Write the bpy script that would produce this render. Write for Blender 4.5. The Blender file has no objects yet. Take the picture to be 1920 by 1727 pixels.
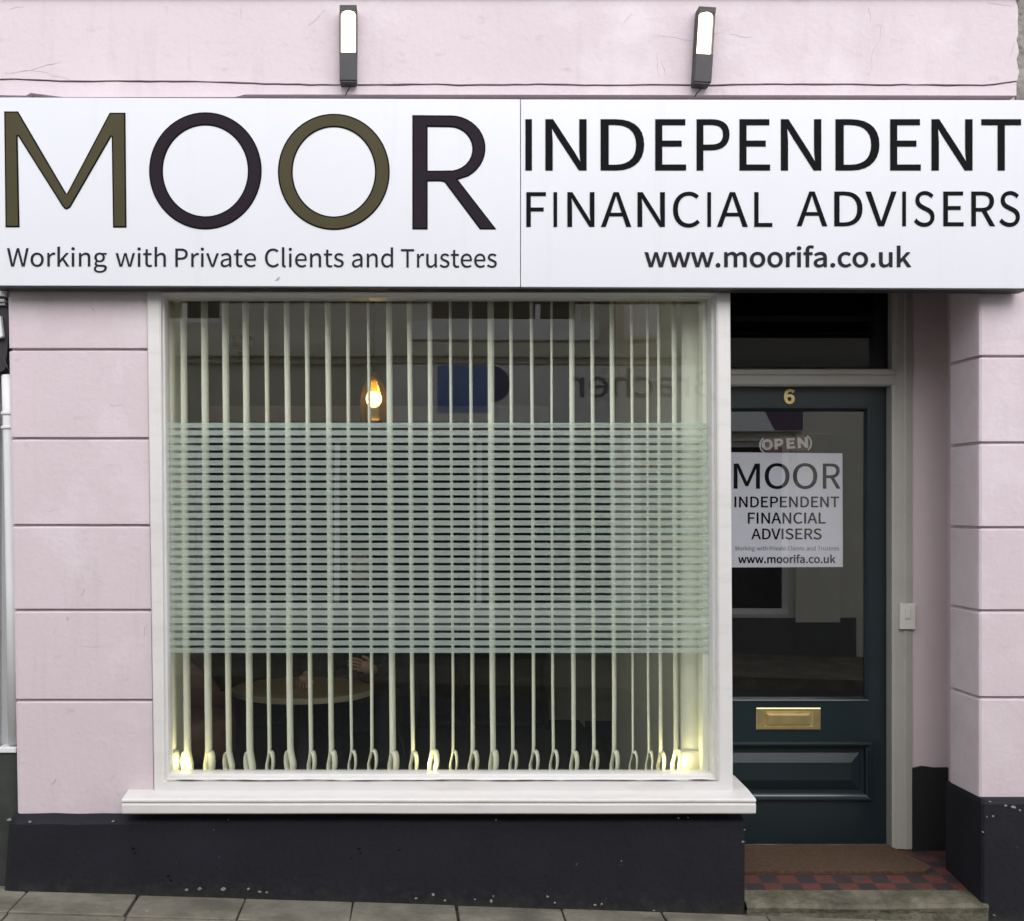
import bpy, bmesh, math, random
from mathutils import Vector, Matrix, noise
R = math.radians
rnd = random.Random(6)
C = bpy.context.scene.collection
sc = bpy.context.scene
# ------------------------------------------------------------------ camera
S, DIST, EYE = 486.0, 4.5, 1.57          # facade scale (px per metre), distance to the shop front, eye height
cd = bpy.data.cameras.new('camera')
cd.sensor_width = 36.0
cd.lens = 36.0 * S * DIST / 1920.0
cd.shift_x = (960 - 770) / 1920.0
cd.shift_y = (947 - 863.5) / 1920.0
cd.clip_start, cd.clip_end = 0.05, 500
cam = bpy.data.objects.new('camera', cd)
C.objects.link(cam)
cam.location = (0, -DIST, EYE)
cam.rotation_euler = (R(90), 0, 0)
sc.camera = cam
# ------------------------------------------------------------------ sky, sun, exposure
SUN_EL, SUN_AZ = 42.0, -10.0               # overcast: high, soft, from behind the camera
w = bpy.data.worlds.new('World'); sc.world = w; w.use_nodes = True
nt = w.node_tree
bg = nt.nodes['Background']
sky = nt.nodes.new('ShaderNodeTexSky'); sky.sky_type = 'NISHITA'; sky.sun_disc = False
sky.sun_elevation = R(SUN_EL); sky.sun_rotation = R(180 + SUN_AZ)
sky.air_density = 1.0; sky.dust_density = 0.7; sky.ozone_density = 1.0
hs = nt.nodes.new('ShaderNodeHueSaturation'); hs.inputs['Saturation'].default_value = 0.2
nt.links.new(sky.outputs[0], hs.inputs['Color']); nt.links.new(hs.outputs[0], bg.inputs[0])
bg.inputs[1].default_value = 0.15
sd = bpy.data.lights.new('sun', 'SUN'); sd.energy = 0.6; sd.angle = R(50); sd.color = (1, 0.975, 0.94)
so = bpy.data.objects.new('sun', sd); C.objects.link(so)
so.rotation_euler = (R(90 - SUN_EL), 0, R(-SUN_AZ))
so.location = (0, -6, 9)
sc.view_settings.view_transform = 'Standard'; sc.view_settings.look = 'None'
sc.view_settings.exposure = 1.42; sc.view_settings.gamma = 1.0
sc.render.engine = 'CYCLES'
sc.cycles.max_bounces = 16; sc.cycles.diffuse_bounces = 12; sc.cycles.transmission_bounces = 12; sc.cycles.glossy_bounces = 6; sc.cycles.transparent_max_bounces = 24
sc.cycles.use_denoising = True
# ------------------------------------------------------------------ helpers
def P(px, py, r=1.0):
    """a point read off the photo, on the plane r times as far away as the shop front"""
    return Vector(((px - 770) / S * r, (r - 1) * DIST, EYE + (947 - py) / S * r))
def X(px, r=1.0): return (px - 770) / S * r
def Z(py, r=1.0): return EYE + (947 - py) / S * r

def srgb(*c):
    return tuple((v / 255 / 12.92 if v / 255 <= 0.04045 else ((v / 255 + 0.055) / 1.055) ** 2.4) for v in c)

def mat(name, col, rough=0.6, var=0.08, vs=6.0, bump=0.0, bs=60.0, metal=0.0, spec=0.5, bdist=0.004, col2=None, vs_z=1.0, coat=0.0, c2th=(0.35, 0.7)):
    m = bpy.data.materials.new(name); m.use_nodes = True
    t = m.node_tree; N = t.nodes; L = t.links
    b = N['Principled BSDF']
    b.inputs['Roughness'].default_value = rough; b.inputs['Metallic'].default_value = metal
    b.inputs['Specular IOR Level'].default_value = spec
    if coat: b.inputs['Coat Weight'].default_value = coat; b.inputs['Coat Roughness'].default_value = 0.12
    tc = N.new('ShaderNodeTexCoord')
    mp = N.new('ShaderNodeMapping'); mp.inputs['Scale'].default_value = (1, 1, vs_z)
    L.new(tc.outputs['Object'], mp.inputs[0])
    n = N.new('ShaderNodeTexNoise'); n.inputs['Scale'].default_value = vs; n.inputs['Detail'].default_value = 6; n.inputs['Roughness'].default_value = 0.62
    L.new(mp.outputs[0], n.inputs['Vector'])
    cr = N.new('ShaderNodeValToRGB')
    a = tuple(max(0, c * (1 - var)) for c in col); d = tuple(min(1, c * (1 + var)) for c in (col2 or col))
    cr.color_ramp.elements[0].position = c2th[0]; cr.color_ramp.elements[0].color = (*a, 1)
    cr.color_ramp.elements[1].position = c2th[1]; cr.color_ramp.elements[1].color = (*d, 1)
    L.new(n.outputs[0], cr.inputs[0]); L.new(cr.outputs[0], b.inputs['Base Color'])
    m['ramp'] = cr.name
    if bump:
        n2 = N.new('ShaderNodeTexNoise'); n2.inputs['Scale'].default_value = bs; n2.inputs['Detail'].default_value = 5
        L.new(tc.outputs['Object'], n2.inputs['Vector'])
        bp = N.new('ShaderNodeBump'); bp.inputs['Strength'].default_value = bump; bp.inputs['Distance'].default_value = bdist
        L.new(n2.outputs[0], bp.inputs['Height']); L.new(bp.outputs[0], b.inputs['Normal'])
    return m

def layer(m, col, scale, lo, hi, zlo=None, zhi=None, detail=8, stretch=(1, 1, 1)):
    """stains and wear with a shape of their own: mixes a second colour in where noise is high (optionally only in a height band)"""
    t = m.node_tree; N = t.nodes; L = t.links; b = N['Principled BSDF']
    src = b.inputs['Base Color'].links[0].from_socket
    g = N.new('ShaderNodeNewGeometry'); mp = N.new('ShaderNodeMapping'); mp.inputs['Scale'].default_value = stretch
    L.new(g.outputs['Position'], mp.inputs[0])
    n = N.new('ShaderNodeTexNoise'); n.inputs['Scale'].default_value = scale; n.inputs['Detail'].default_value = detail; n.inputs['Roughness'].default_value = 0.65
    L.new(mp.outputs[0], n.inputs['Vector'])
    mr = N.new('ShaderNodeMapRange'); mr.inputs['From Min'].default_value = lo; mr.inputs['From Max'].default_value = hi
    L.new(n.outputs[0], mr.inputs['Value']); f = mr.outputs[0]
    if zlo is not None:
        sx = N.new('ShaderNodeSeparateXYZ'); L.new(g.outputs['Position'], sx.inputs[0])
        # follows the pavement's fall along X
        ad = N.new('ShaderNodeMath'); ad.operation = 'MULTIPLY_ADD'; ad.inputs[1].default_value = 0.0313
        L.new(sx.outputs['X'], ad.inputs[0]); L.new(sx.outputs['Z'], ad.inputs[2])
        m2 = N.new('ShaderNodeMapRange'); m2.inputs['From Min'].default_value = zlo; m2.inputs['From Max'].default_value = zhi
        m2.inputs['To Min'].default_value = 1; m2.inputs['To Max'].default_value = 0
        L.new(ad.outputs[0], m2.inputs['Value'])
        mu = N.new('ShaderNodeMath'); mu.operation = 'MULTIPLY'; L.new(f, mu.inputs[0]); L.new(m2.outputs[0], mu.inputs[1]); f = mu.outputs[0]
    mx = N.new('ShaderNodeMix'); mx.data_type = 'RGBA'
    L.new(f, mx.inputs['Factor']); L.new(src, mx.inputs['A']); mx.inputs['B'].default_value = (*col, 1)
    L.new(mx.outputs['Result'], b.inputs['Base Color'])
    return m

def emis(name, col, strength):
    m = bpy.data.materials.new(name); m.use_nodes = True
    b = m.node_tree.nodes['Principled BSDF']
    b.inputs['Base Color'].default_value = (*col, 1); b.inputs['Emission Color'].default_value = (*col, 1)
    b.inputs['Emission Strength'].default_value = strength; b.inputs['Roughness'].default_value = 0.4
    return m

def glassy(name, refl0=0.075, tint=(1, 1, 1), wav=0.0):
    m = bpy.data.materials.new(name); m.use_nodes = True
    t = m.node_tree; N = t.nodes; L = t.links; N.clear()
    o = N.new('ShaderNodeOutputMaterial'); mx = N.new('ShaderNodeMixShader')
    tr = N.new('ShaderNodeBsdfTransparent'); tr.inputs[0].default_value = (*tint, 1)
    gl = N.new('ShaderNodeBsdfGlossy'); gl.inputs['Roughness'].default_value = 0.0
    lw = N.new('ShaderNodeLayerWeight'); lw.inputs[0].default_value = 0.5
    pw = N.new('ShaderNodeMath'); pw.operation = 'POWER'; pw.inputs[1].default_value = 5
    ma = N.new('ShaderNodeMath'); ma.operation = 'MULTIPLY_ADD'; ma.inputs[1].default_value = 1 - refl0; ma.inputs[2].default_value = refl0
    L.new(lw.outputs['Facing'], pw.inputs[0]); L.new(pw.outputs[0], ma.inputs[0]); L.new(ma.outputs[0], mx.inputs[0])
    L.new(tr.outputs[0], mx.inputs[1]); L.new(gl.outputs[0], mx.inputs[2]); L.new(mx.outputs[0], o.inputs[0])
    if wav:
        g = N.new('ShaderNodeNewGeometry'); n = N.new('ShaderNodeTexNoise'); n.inputs['Scale'].default_value = 1.3; n.inputs['Detail'].default_value = 1
        L.new(g.outputs['Position'], n.inputs['Vector'])
        bp = N.new('ShaderNodeBump'); bp.inputs['Strength'].default_value = 1.0; bp.inputs['Distance'].default_value = wav
        L.new(n.outputs[0], bp.inputs['Height']); L.new(bp.outputs[0], gl.inputs['Normal'])
    return m

WL = {}                                   # world place of every parent
def empty(name, loc, label=None, cat=None, group=None, kind=None, parent=None):
    o = bpy.data.objects.new(name, None); C.objects.link(o)
    loc = Vector(loc); WL[o] = loc
    o.empty_display_size = 0.1
    if parent: o.parent = parent; o.location = loc - WL[parent]
    else: o.location = loc
    tag(o, label, cat, group, kind)
    return o
def tag(o, label=None, cat=None, group=None, kind=None):
    if label: o['label'] = label
    if cat: o['category'] = cat
    if group: o['group'] = group
    if kind: o['kind'] = kind
    return o
def build(name, bm, mats, parent=None, label=None, bevel=0.0, seg=2, smooth=False, weld=True, recalc=True):
    if weld: bmesh.ops.remove_doubles(bm, verts=bm.verts, dist=1e-5)
    if recalc: bmesh.ops.recalc_face_normals(bm, faces=bm.faces)
    if bevel:
        ed = [e for e in bm.edges if len(e.link_faces) == 2 and e.calc_face_angle(0) > 0.5]
        bmesh.ops.bevel(bm, geom=ed, offset=bevel, segments=seg, affect='EDGES', profile=0.5, clamp_overlap=True)
    me = bpy.data.meshes.new(name)
    if parent is None:                     # own origin at the base of the thing
        xs = [v.co for v in bm.verts]
        org = Vector((sum(v.x for v in xs) / len(xs), sum(v.y for v in xs) / len(xs), min(v.z for v in xs)))
    else: org = WL[parent]
    bmesh.ops.translate(bm, verts=bm.verts, vec=-org)
    bm.to_mesh(me); bm.free()
    for m in (mats if isinstance(mats, (list, tuple)) else [mats]): me.materials.append(m)
    if smooth:
        for p in me.polygons: p.use_smooth = True
    o = bpy.data.objects.new(name, me); C.objects.link(o)
    WL[o] = org
    if parent: o.parent = parent
    else: o.location = org
    if label: o['label'] = label
    return o
def NB(): return bmesh.new()
def box(bm, x0, x1, y0, y1, z0, z1, mi=0):
    v = [bm.verts.new((x, y, z)) for z in (z0, z1) for y in (y0, y1) for x in (x0, x1)]
    fs = [(0, 2, 3, 1), (4, 5, 7, 6), (0, 1, 5, 4), (2, 6, 7, 3), (0, 4, 6, 2), (1, 3, 7, 5)]
    out = []
    for f in fs:
        q = bm.faces.new([v[i] for i in f]); q.material_index = mi; out.append(q)
    return v
def prism(bm, pts, y0, y1, mi=0):
    """polygon of (x, z) points pushed from y0 to y1"""
    a = [bm.verts.new((p[0], y0, p[1])) for p in pts]; b = [bm.verts.new((p[0], y1, p[1])) for p in pts]
    n = len(pts)
    for f in (a, list(reversed(b))):
        q = bm.faces.new(f); q.material_index = mi
    for i in range(n):
        q = bm.faces.new((a[i], b[i], b[(i + 1) % n], a[(i + 1) % n])); q.material_index = mi
def loops(bm, LL, closed=True, cap0=False, cap1=False, mi=0):
    """skin between successive loops of points"""
    VV = [[bm.verts.new(p) for p in l] for l in LL]
    for a, b in zip(VV, VV[1:]):
        n = len(a)
        for i in range(n if closed else n - 1):
            j = (i + 1) % n
            try: bm.faces.new((a[i], a[j], b[j], b[i])).material_index = mi
            except ValueError: pass
    if cap0: bm.faces.new(list(reversed(VV[0]))).material_index = mi
    if cap1: bm.faces.new(VV[-1]).material_index = mi
def rect(x0, x1, z0, z1, y): return [(x0, y, z1), (x1, y, z1), (x1, y, z0), (x0, y, z0)]
def lathe(bm, prof, c, n=24, mi=0, cap=True):
    """prof = [(radius, z)] turned about a vertical axis through c"""
    LL = [[(c[0] + r * math.cos(2 * math.pi * k / n), c[1] + r * math.sin(2 * math.pi * k / n), c[2] + z) for k in range(n)] for r, z in prof]
    loops(bm, LL, True, cap, cap, mi)
def tube(bm, pts, rad, n=10, cap=True, mi=0):
    pts = [Vector(p) for p in pts]; LL = []
    up = Vector((0.123, 0.31, 0.94))
    for i, p in enumerate(pts):
        d = (pts[min(i + 1, len(pts) - 1)] - pts[max(i - 1, 0)]).normalized()
        a = d.cross(up if abs(d.dot(up)) < 0.95 else Vector((1, 0, 0))).normalized(); b = d.cross(a)
        rr = rad[i] if isinstance(rad, (list, tuple)) else rad
        LL.append([p + a * rr * math.cos(2 * math.pi * k / n) + b * rr * math.sin(2 * math.pi * k / n) for k in range(n)])
    loops(bm, LL, True, cap, cap, mi)
def wall_holes(bm, x0, x1, z0, z1, holes, y0, y1):
    """wall slab with rectangular openings (x0,x1,z0,z1), reveals included"""
    xs = sorted({x0, x1, *[h[0] for h in holes], *[h[1] for h in holes]}); zs = sorted({z0, z1, *[h[2] for h in holes], *[h[3] for h in holes]})
    solid = lambda i, k: 0 <= i < len(xs) - 1 and 0 <= k < len(zs) - 1 and not any(h[0] <= (xs[i] + xs[i + 1]) / 2 <= h[1] and h[2] <= (zs[k] + zs[k + 1]) / 2 <= h[3] for h in holes)
    def q(*p): bm.faces.new([bm.verts.new(v) for v in p])
    for i in range(len(xs) - 1):
        for k in range(len(zs) - 1):
            if not solid(i, k): continue
            a, b, c, d = xs[i], xs[i + 1], zs[k], zs[k + 1]
            q((a, y0, c), (b, y0, c), (b, y0, d), (a, y0, d)); q((a, y1, c), (a, y1, d), (b, y1, d), (b, y1, c))
            if not solid(i - 1, k): q((a, y0, c), (a, y0, d), (a, y1, d), (a, y1, c))
            if not solid(i + 1, k): q((b, y0, c), (b, y1, c), (b, y1, d), (b, y0, d))
            if not solid(i, k - 1): q((a, y0, c), (a, y1, c), (b, y1, c), (b, y0, c))
            if not solid(i, k + 1): q((a, y0, d), (b, y0, d), (b, y1, d), (a, y1, d))
def copy_thing(root, loc, roty=0.0):
    r = root.copy(); C.objects.link(r); r.location = loc; r.rotation_euler = (0, roty, 0)
    for ch in list(root.children):
        c = ch.copy(); C.objects.link(c); c.parent = r
        for g in list(ch.children):
            d = g.copy(); C.objects.link(d); d.parent = c
    return r

# ------------------------------------------------------------------ lettering (outlines: advance | splines of left-handle, point, right-handle)
GLYPHS = {
'A':"213|30 86 1 0 12 0 23 0 34 0 42 26 51 52 59 78 90 78 121 78 153 78 161 52 169 26 177 0 189 0 200 0 211 0 182 86 153 171 124 257 112 257 100 257 88 257 59 171;93 104 67 104 71 117 75 130 79 144 89 173 97 200 105 230 106 230 106 230 106 230 115 201 123 173 132 144 136 130 141 117 145 104 119 104",
'D':"241|35 86 35 0 57 0 79 0 101 0 178 0 220 48 220 129 220 211 178 257 99 257 78 257 57 257 35 257 35 171;77 27 68 27 68 95 68 162 68 230 77 230 87 230 97 230 157 230 187 194 187 129 187 64 157 27 97 27 87 27",
'E':"206|35 86 35 0 86 0 136 0 187 0 187 9 187 18 187 28 147 28 107 28 68 28 68 59 68 90 68 121 100 121 132 121 165 121 165 130 165 140 165 149 132 149 100 149 68 149 68 176 68 202 68 229 106 229 145 229 183 229 183 238 183 248 183 257 134 257 85 257 35 257 35 171",
'F':"193|35 86 35 0 46 0 57 0 68 0 68 38 68 77 68 115 100 115 133 115 166 115 166 124 166 133 166 143 133 143 100 143 68 143 68 171 68 200 68 229 106 229 145 229 183 229 183 238 183 248 183 257 134 257 85 257 35 257 35 171",
'I':"103|35 86 35 0 46 0 57 0 68 0 68 86 68 171 68 257 57 257 46 257 35 257 35 171",
'M':"284|35 86 35 0 45 0 55 0 64 0 64 47 64 95 64 142 64 164 62 195 60 218 61 218 61 218 62 218 69 198 75 179 82 159 99 115 115 70 131 26 138 26 145 26 153 26 169 70 185 115 201 159 208 179 215 198 222 218 222 218 223 218 223 218 221 195 219 164 219 142 219 95 219 47 219 0 229 0 239 0 249 0 249 86 249 171 249 257 236 257 223 257 210 257 194 211 177 165 161 119 155 102 150 84 143 66 143 66 142 66 142 66 136 84 130 102 123 119 107 165 91 211 74 257 61 257 48 257 35 257 35 171",
'N':"253|35 86 35 0 46 0 56 0 66 0 66 45 66 90 66 135 66 162 63 189 62 215 62 215 63 215 63 215 73 197 82 180 91 162 122 108 153 54 185 0 196 0 207 0 218 0 218 86 218 171 218 257 208 257 197 257 187 257 187 212 187 168 187 123 187 97 189 68 192 42 191 42 190 42 190 42 181 60 171 77 162 95 131 149 100 203 68 257 57 257 46 257 35 257 35 171",
'O':"260|65 -5 130 -5 194 -5 239 47 239 129 239 211 194 261 130 261 65 261 20 211 20 129 20 47;176 24 130 24 84 24 54 65 54 129 54 193 84 233 130 233 176 233 206 193 206 129 206 65",
'P':"222|35 86 35 0 46 0 57 0 68 0 68 34 68 68 68 102 82 102 96 102 110 102 166 102 204 127 204 181 204 237 166 257 109 257 84 257 60 257 35 257 35 171;80 129 68 129 68 162 68 196 68 230 80 230 92 230 104 230 150 230 172 219 172 181 172 145 151 129 106 129 93 129",
'R':"222|82 135 68 135 68 167 68 199 68 230 82 230 96 230 111 230 151 230 173 218 173 185 173 151 151 135 111 135 96 135;155 36 176 0 188 0 200 0 213 0 191 37 169 75 147 112 182 121 205 145 205 185 205 238 168 257 116 257 89 257 62 257 35 257 35 171 35 86 35 0 46 0 57 0 68 0 68 36 68 73 68 109 83 109 98 109 114 109 135 73",
'S':"209|70 -5 106 -5 160 -5 194 28 194 68 194 106 171 124 141 137 129 142 116 147 104 153 84 161 62 171 62 196 62 218 81 233 110 233 133 233 152 224 168 209 174 216 179 223 185 230 167 248 140 261 110 261 63 261 29 233 29 193 29 156 57 138 81 127 93 122 105 117 118 111 142 100 161 92 161 65 161 41 141 24 107 24 80 24 54 36 36 56 30 48 23 41 17 33 39 10",
'T':"210|89 76 89 0 99 0 110 0 121 0 121 76 121 153 121 229 147 229 173 229 199 229 199 238 199 248 199 257 136 257 74 257 11 257 11 248 11 238 11 229 37 229 63 229 89 229 89 153",
'V':"201|55 86 82 0 95 0 107 0 120 0 147 86 174 171 201 257 190 257 179 257 168 257 155 210 141 164 127 118 118 88 112 63 102 33 102 33 101 33 101 33 91 63 85 88 76 118 62 164 48 210 34 257 23 257 12 257 0 257 28 171",
'C':"223|68 -5 132 -5 165 -5 190 9 211 32 205 39 199 46 193 53 176 35 158 24 133 24 84 24 54 64 54 129 54 193 86 233 134 233 157 233 173 223 187 209 193 216 199 223 204 230 190 246 165 261 134 261 69 261 20 211 20 128 20 45",
'L':"190|35 86 35 0 84 0 132 0 180 0 180 9 180 18 180 28 143 28 105 28 68 28 68 104 68 180 68 257 57 257 46 257 35 257 35 171",
'W':"307|45 86 63 0 76 0 89 0 102 0 115 52 127 103 140 155 144 175 149 194 153 213 153 213 154 213 154 213 159 194 162 175 167 155 180 103 193 52 206 0 219 0 232 0 245 0 263 86 280 171 298 257 288 257 277 257 267 257 258 210 249 164 239 117 235 89 230 62 225 34 225 34 224 34 223 34 217 62 211 90 205 117 193 164 181 210 169 257 160 257 150 257 140 257 128 210 116 164 104 117 98 89 92 62 86 34 86 34 85 34 85 34 79 62 75 89 69 117 60 164 51 210 42 257 31 257 20 257 9 257 27 171",
'B':"230|35 86 35 0 63 0 90 0 117 0 174 0 214 25 214 75 214 110 193 131 162 137 162 137 162 138 162 138 186 146 200 168 200 194 200 239 163 257 111 257 86 257 61 257 35 257 35 171;80 148 68 148 68 176 68 203 68 231 81 231 94 231 107 231 147 231 168 220 168 190 168 164 150 148 106 148 93 148;83 26 68 26 68 58 68 90 68 123 83 123 97 123 112 123 158 123 182 108 182 76 182 42 157 26 112 26 97 26",
'H':"255|35 86 35 0 46 0 57 0 68 0 68 40 68 81 68 121 107 121 147 121 187 121 187 81 187 40 187 0 198 0 209 0 220 0 220 86 220 171 220 257 209 257 198 257 187 257 187 221 187 185 187 149 147 149 107 149 68 149 68 185 68 221 68 257 57 257 46 257 35 257 35 171",
'a':"197|44 -5 76 -5 99 -5 121 8 139 23 139 23 140 23 140 23 141 15 142 8 143 0 152 0 160 0 169 0 169 39 169 78 169 117 169 164 150 195 103 195 72 195 46 181 29 170 33 163 37 155 41 148 56 158 76 168 98 168 129 168 137 145 137 120 56 111 21 91 21 49 21 15;103 21 85 21 66 21 51 30 51 51 51 76 73 92 137 99 137 81 137 64 137 46 119 30",
'c':"179|57 -5 107 -5 130 -5 152 5 169 19 164 26 159 34 155 41 143 30 127 22 110 22 75 22 51 51 51 95 51 139 76 168 111 168 126 168 138 161 149 152 154 159 160 166 165 173 152 185 134 195 110 195 61 195 18 158 18 95 18 32",
'e':"194|58 -5 109 -5 135 -5 155 4 172 15 168 22 164 29 160 36 146 27 131 21 113 21 77 21 52 47 50 88 92 88 135 88 178 88 179 92 179 99 179 106 179 160 152 195 103 195 60 195 18 157 18 95 18 32;83 110 49 110 53 148 77 169 104 169 134 169 151 149 151 110 117 110",
'i':"96|32 63 32 0 43 0 54 0 64 0 64 63 64 127 64 190 54 190 43 190 32 190 32 127;36 229 48 229 61 229 70 238 70 251 70 263 61 271 48 271 36 271 27 263 27 251 27 238",
'k':"193|32 93 32 0 43 0 53 0 64 0 64 17 64 33 64 50 76 64 88 78 99 92 118 61 137 31 155 0 167 0 178 0 190 0 166 38 142 76 118 113 139 139 160 165 181 190 169 190 158 190 146 190 119 157 92 123 65 90 65 90 64 90 64 90 64 153 64 216 64 279 53 279 43 279 32 279 32 186",
'l':"99|42 -5 66 -5 75 -5 80 -3 84 -2 83 6 81 15 80 23 76 22 75 22 73 22 68 22 64 26 64 36 64 117 64 198 64 279 54 279 43 279 32 279 32 198 32 118 32 38 32 11",
'n':"214|32 63 32 0 43 0 54 0 64 0 64 46 64 92 64 138 83 157 97 167 116 167 141 167 152 152 152 116 152 77 152 39 152 0 163 0 174 0 184 0 184 40 184 80 184 120 184 169 166 195 126 195 100 195 80 181 62 162 62 162 62 162 62 162 61 172 60 181 58 190 50 190 41 190 32 190 32 127",
'o':"212|60 -5 106 -5 153 -5 194 32 194 95 194 158 153 195 106 195 60 195 18 158 18 95 18 32;139 22 106 22 73 22 51 51 51 95 51 139 73 168 106 168 139 168 161 139 161 95 161 51",
'f':"114|12 172 12 164 20 164 29 164 37 164 37 109 37 55 37 0 48 0 59 0 69 0 69 55 69 109 69 164 83 164 96 164 110 164 110 173 110 181 110 190 96 190 83 190 69 190 69 200 69 210 69 220 69 245 78 258 96 258 103 258 111 256 118 252 120 261 122 269 125 277 116 281 105 283 93 283 55 283 37 259 37 221 37 210 37 200 37 190 29 190 20 189 12 188 12 180",
'r':"136|32 63 32 0 43 0 54 0 64 0 64 41 64 81 64 122 77 154 96 166 112 166 120 166 124 165 131 163 133 172 135 182 137 191 131 194 125 195 116 195 95 195 76 180 62 155 62 155 62 155 62 155 61 167 60 179 58 190 50 190 41 190 32 190 32 127",
's':"164|55 -5 82 -5 127 -5 151 21 151 52 151 88 121 99 93 110 72 118 52 125 52 143 52 158 63 170 88 170 104 170 118 163 131 153 136 160 141 167 146 173 132 185 111 195 87 195 46 195 22 171 22 141 22 109 50 96 77 86 98 78 120 69 120 50 120 34 108 20 83 20 60 20 43 29 27 43 21 36 16 29 11 22 29 7",
'u':"213|48 -5 88 -5 114 -5 133 9 151 30 151 30 151 30 152 30 152 20 153 10 154 0 163 0 172 0 181 0 181 63 181 127 181 190 170 190 159 190 149 190 149 145 149 100 149 55 131 33 117 23 97 23 72 23 62 38 62 74 62 112 62 151 62 190 51 190 40 190 29 190 29 150 29 110 29 70 29 21",
't':"132|51 -5 92 -5 104 -5 116 -1 127 2 125 11 123 19 121 27 114 24 106 21 99 21 77 21 70 35 70 58 70 93 70 129 70 164 87 164 104 164 121 164 121 173 121 181 121 190 104 190 87 190 70 190 70 208 70 226 70 244 61 244 52 244 43 244 42 226 41 208 40 190 30 190 19 189 9 188 9 180 9 172 9 164 19 164 28 164 38 164 38 129 38 94 38 59 38 21",
'v':"182|50 63 73 0 86 0 98 0 111 0 133 63 155 127 178 190 167 190 157 190 146 190 134 154 122 118 110 82 105 63 98 44 93 26 92 26 92 26 91 26 85 44 79 63 74 82 62 118 50 154 38 190 27 190 16 190 5 190 27 127",
'w':"281|45 63 62 0 75 0 87 0 99 0 108 34 117 68 126 102 131 120 135 138 139 157 140 157 141 157 141 157 146 138 149 120 154 103 163 68 172 34 181 0 194 0 207 0 220 0 237 63 255 127 272 190 261 190 251 190 241 190 232 153 222 117 213 80 209 62 206 45 202 27 201 27 201 27 200 27 195 45 191 62 187 80 177 117 167 153 157 190 146 190 136 190 126 190 116 153 106 117 96 80 91 62 87 45 83 27 83 27 82 27 82 27 78 45 74 62 70 80 61 117 51 153 42 190 31 190 20 190 9 190 27 127",
'd':"217|49 -5 97 -5 120 -5 140 8 155 22 155 22 155 22 156 22 157 15 158 7 159 0 167 0 176 0 185 0 185 93 185 186 185 279 174 279 163 279 153 279 153 254 153 230 153 206 153 195 154 184 154 173 138 187 123 195 101 195 57 195 19 157 19 95 19 32;121 22 104 22 71 22 51 49 51 95 51 139 76 168 106 168 122 168 137 162 153 148 153 115 153 82 153 48 137 31",
'h':"213|32 93 32 0 43 0 54 0 64 0 64 46 64 92 64 138 83 157 97 167 116 167 141 167 152 152 152 116 152 77 152 39 152 0 163 0 174 0 184 0 184 40 184 80 184 120 184 169 166 195 126 195 100 195 81 181 63 163 63 176 64 189 64 202 64 228 64 253 64 279 54 279 43 279 32 279 32 186",
'g':"197|50 -88 96 -88 155 -88 193 -57 193 -22 193 10 170 23 126 23 114 23 101 23 89 23 63 23 56 32 56 44 56 55 61 61 68 67 76 63 87 60 96 60 135 60 166 86 166 126 166 143 159 157 150 166 163 166 176 166 189 166 189 174 189 182 189 190 167 190 145 190 123 190 116 193 107 195 96 195 58 195 25 169 25 127 25 104 37 86 50 76 50 76 50 75 50 75 40 68 29 55 29 39 29 24 36 14 46 8 46 7 46 7 46 6 28 -5 18 -20 18 -37 18 -69;118 82 96 82 74 82 56 99 56 127 56 155 74 172 96 172 119 172 137 155 137 127 137 99;138 -65 101 -65 66 -65 46 -53 46 -32 46 -21 51 -10 65 0 74 -2 83 -3 90 -3 101 -3 112 -3 123 -3 148 -3 161 -9 161 -27 161 -47",
'm':"324|32 63 32 0 43 0 54 0 64 0 64 46 64 92 64 138 82 158 98 167 112 167 136 167 147 152 147 116 147 77 147 39 147 0 158 0 169 0 179 0 179 46 179 92 179 138 197 158 213 167 227 167 251 167 263 152 263 116 263 77 263 39 263 0 273 0 284 0 294 0 294 40 294 80 294 120 294 169 276 195 237 195 214 195 194 180 174 159 166 181 151 195 121 195 99 195 79 181 62 162 62 162 62 162 62 162 61 172 60 181 58 190 50 190 41 190 32 190 32 127",
'.':"97|36 -5 49 -5 61 -5 72 5 72 20 72 34 61 44 49 44 36 44 26 34 26 20 26 5",
'6':"194|56 -5 105 -5 145 -5 179 29 179 79 179 133 151 159 108 159 88 159 65 148 50 129 51 208 80 235 116 235 131 235 147 227 157 215 163 222 169 228 175 235 160 250 141 261 114 261 65 261 20 223 20 123 20 38;54 50 50 103 67 127 87 136 103 136 134 136 149 113 149 79 149 44 130 21 105 21 73 21"}
def glyph(ch):
    a, s = GLYPHS[ch].split('|')
    return int(a), [[float(v) for v in q.split()] for q in s.split(';')]
def gb(ch):
    xs = [q[i] for q in glyph(ch)[1] for i in range(2, len(q), 6)]
    return min(xs), max(xs)
def sample(sp):
    """bezier outline -> list of points"""
    o = []; n = len(sp)
    for i in range(n):
        p0, h0 = Vector(sp[i][1]), Vector(sp[i][2]); h1, p1 = Vector(sp[(i + 1) % n][0]), Vector(sp[(i + 1) % n][1])
        d = p1 - p0; L_ = d.length
        if L_ < 1e-9: continue
        dev = max(abs(d.x * (h.y - p0.y) - d.y * (h.x - p0.x)) / L_ for h in (h0, h1))
        k = 1 if dev < L_ * .015 else 7
        for j in range(k):
            t = j / k; o.append(p0 * (1 - t) ** 3 + h0 * 3 * t * (1 - t) ** 2 + h1 * 3 * t * t * (1 - t) + p1 * t ** 3)
    q = []
    for v in o:
        if not q or (v - q[-1]).length > 2e-5: q.append(v)
    if (q[0] - q[-1]).length < 2e-5: q.pop()
    return q
def area(l): return sum(l[i - 1].x * l[i].y - l[i].x * l[i - 1].y for i in range(len(l))) / 2
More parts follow.
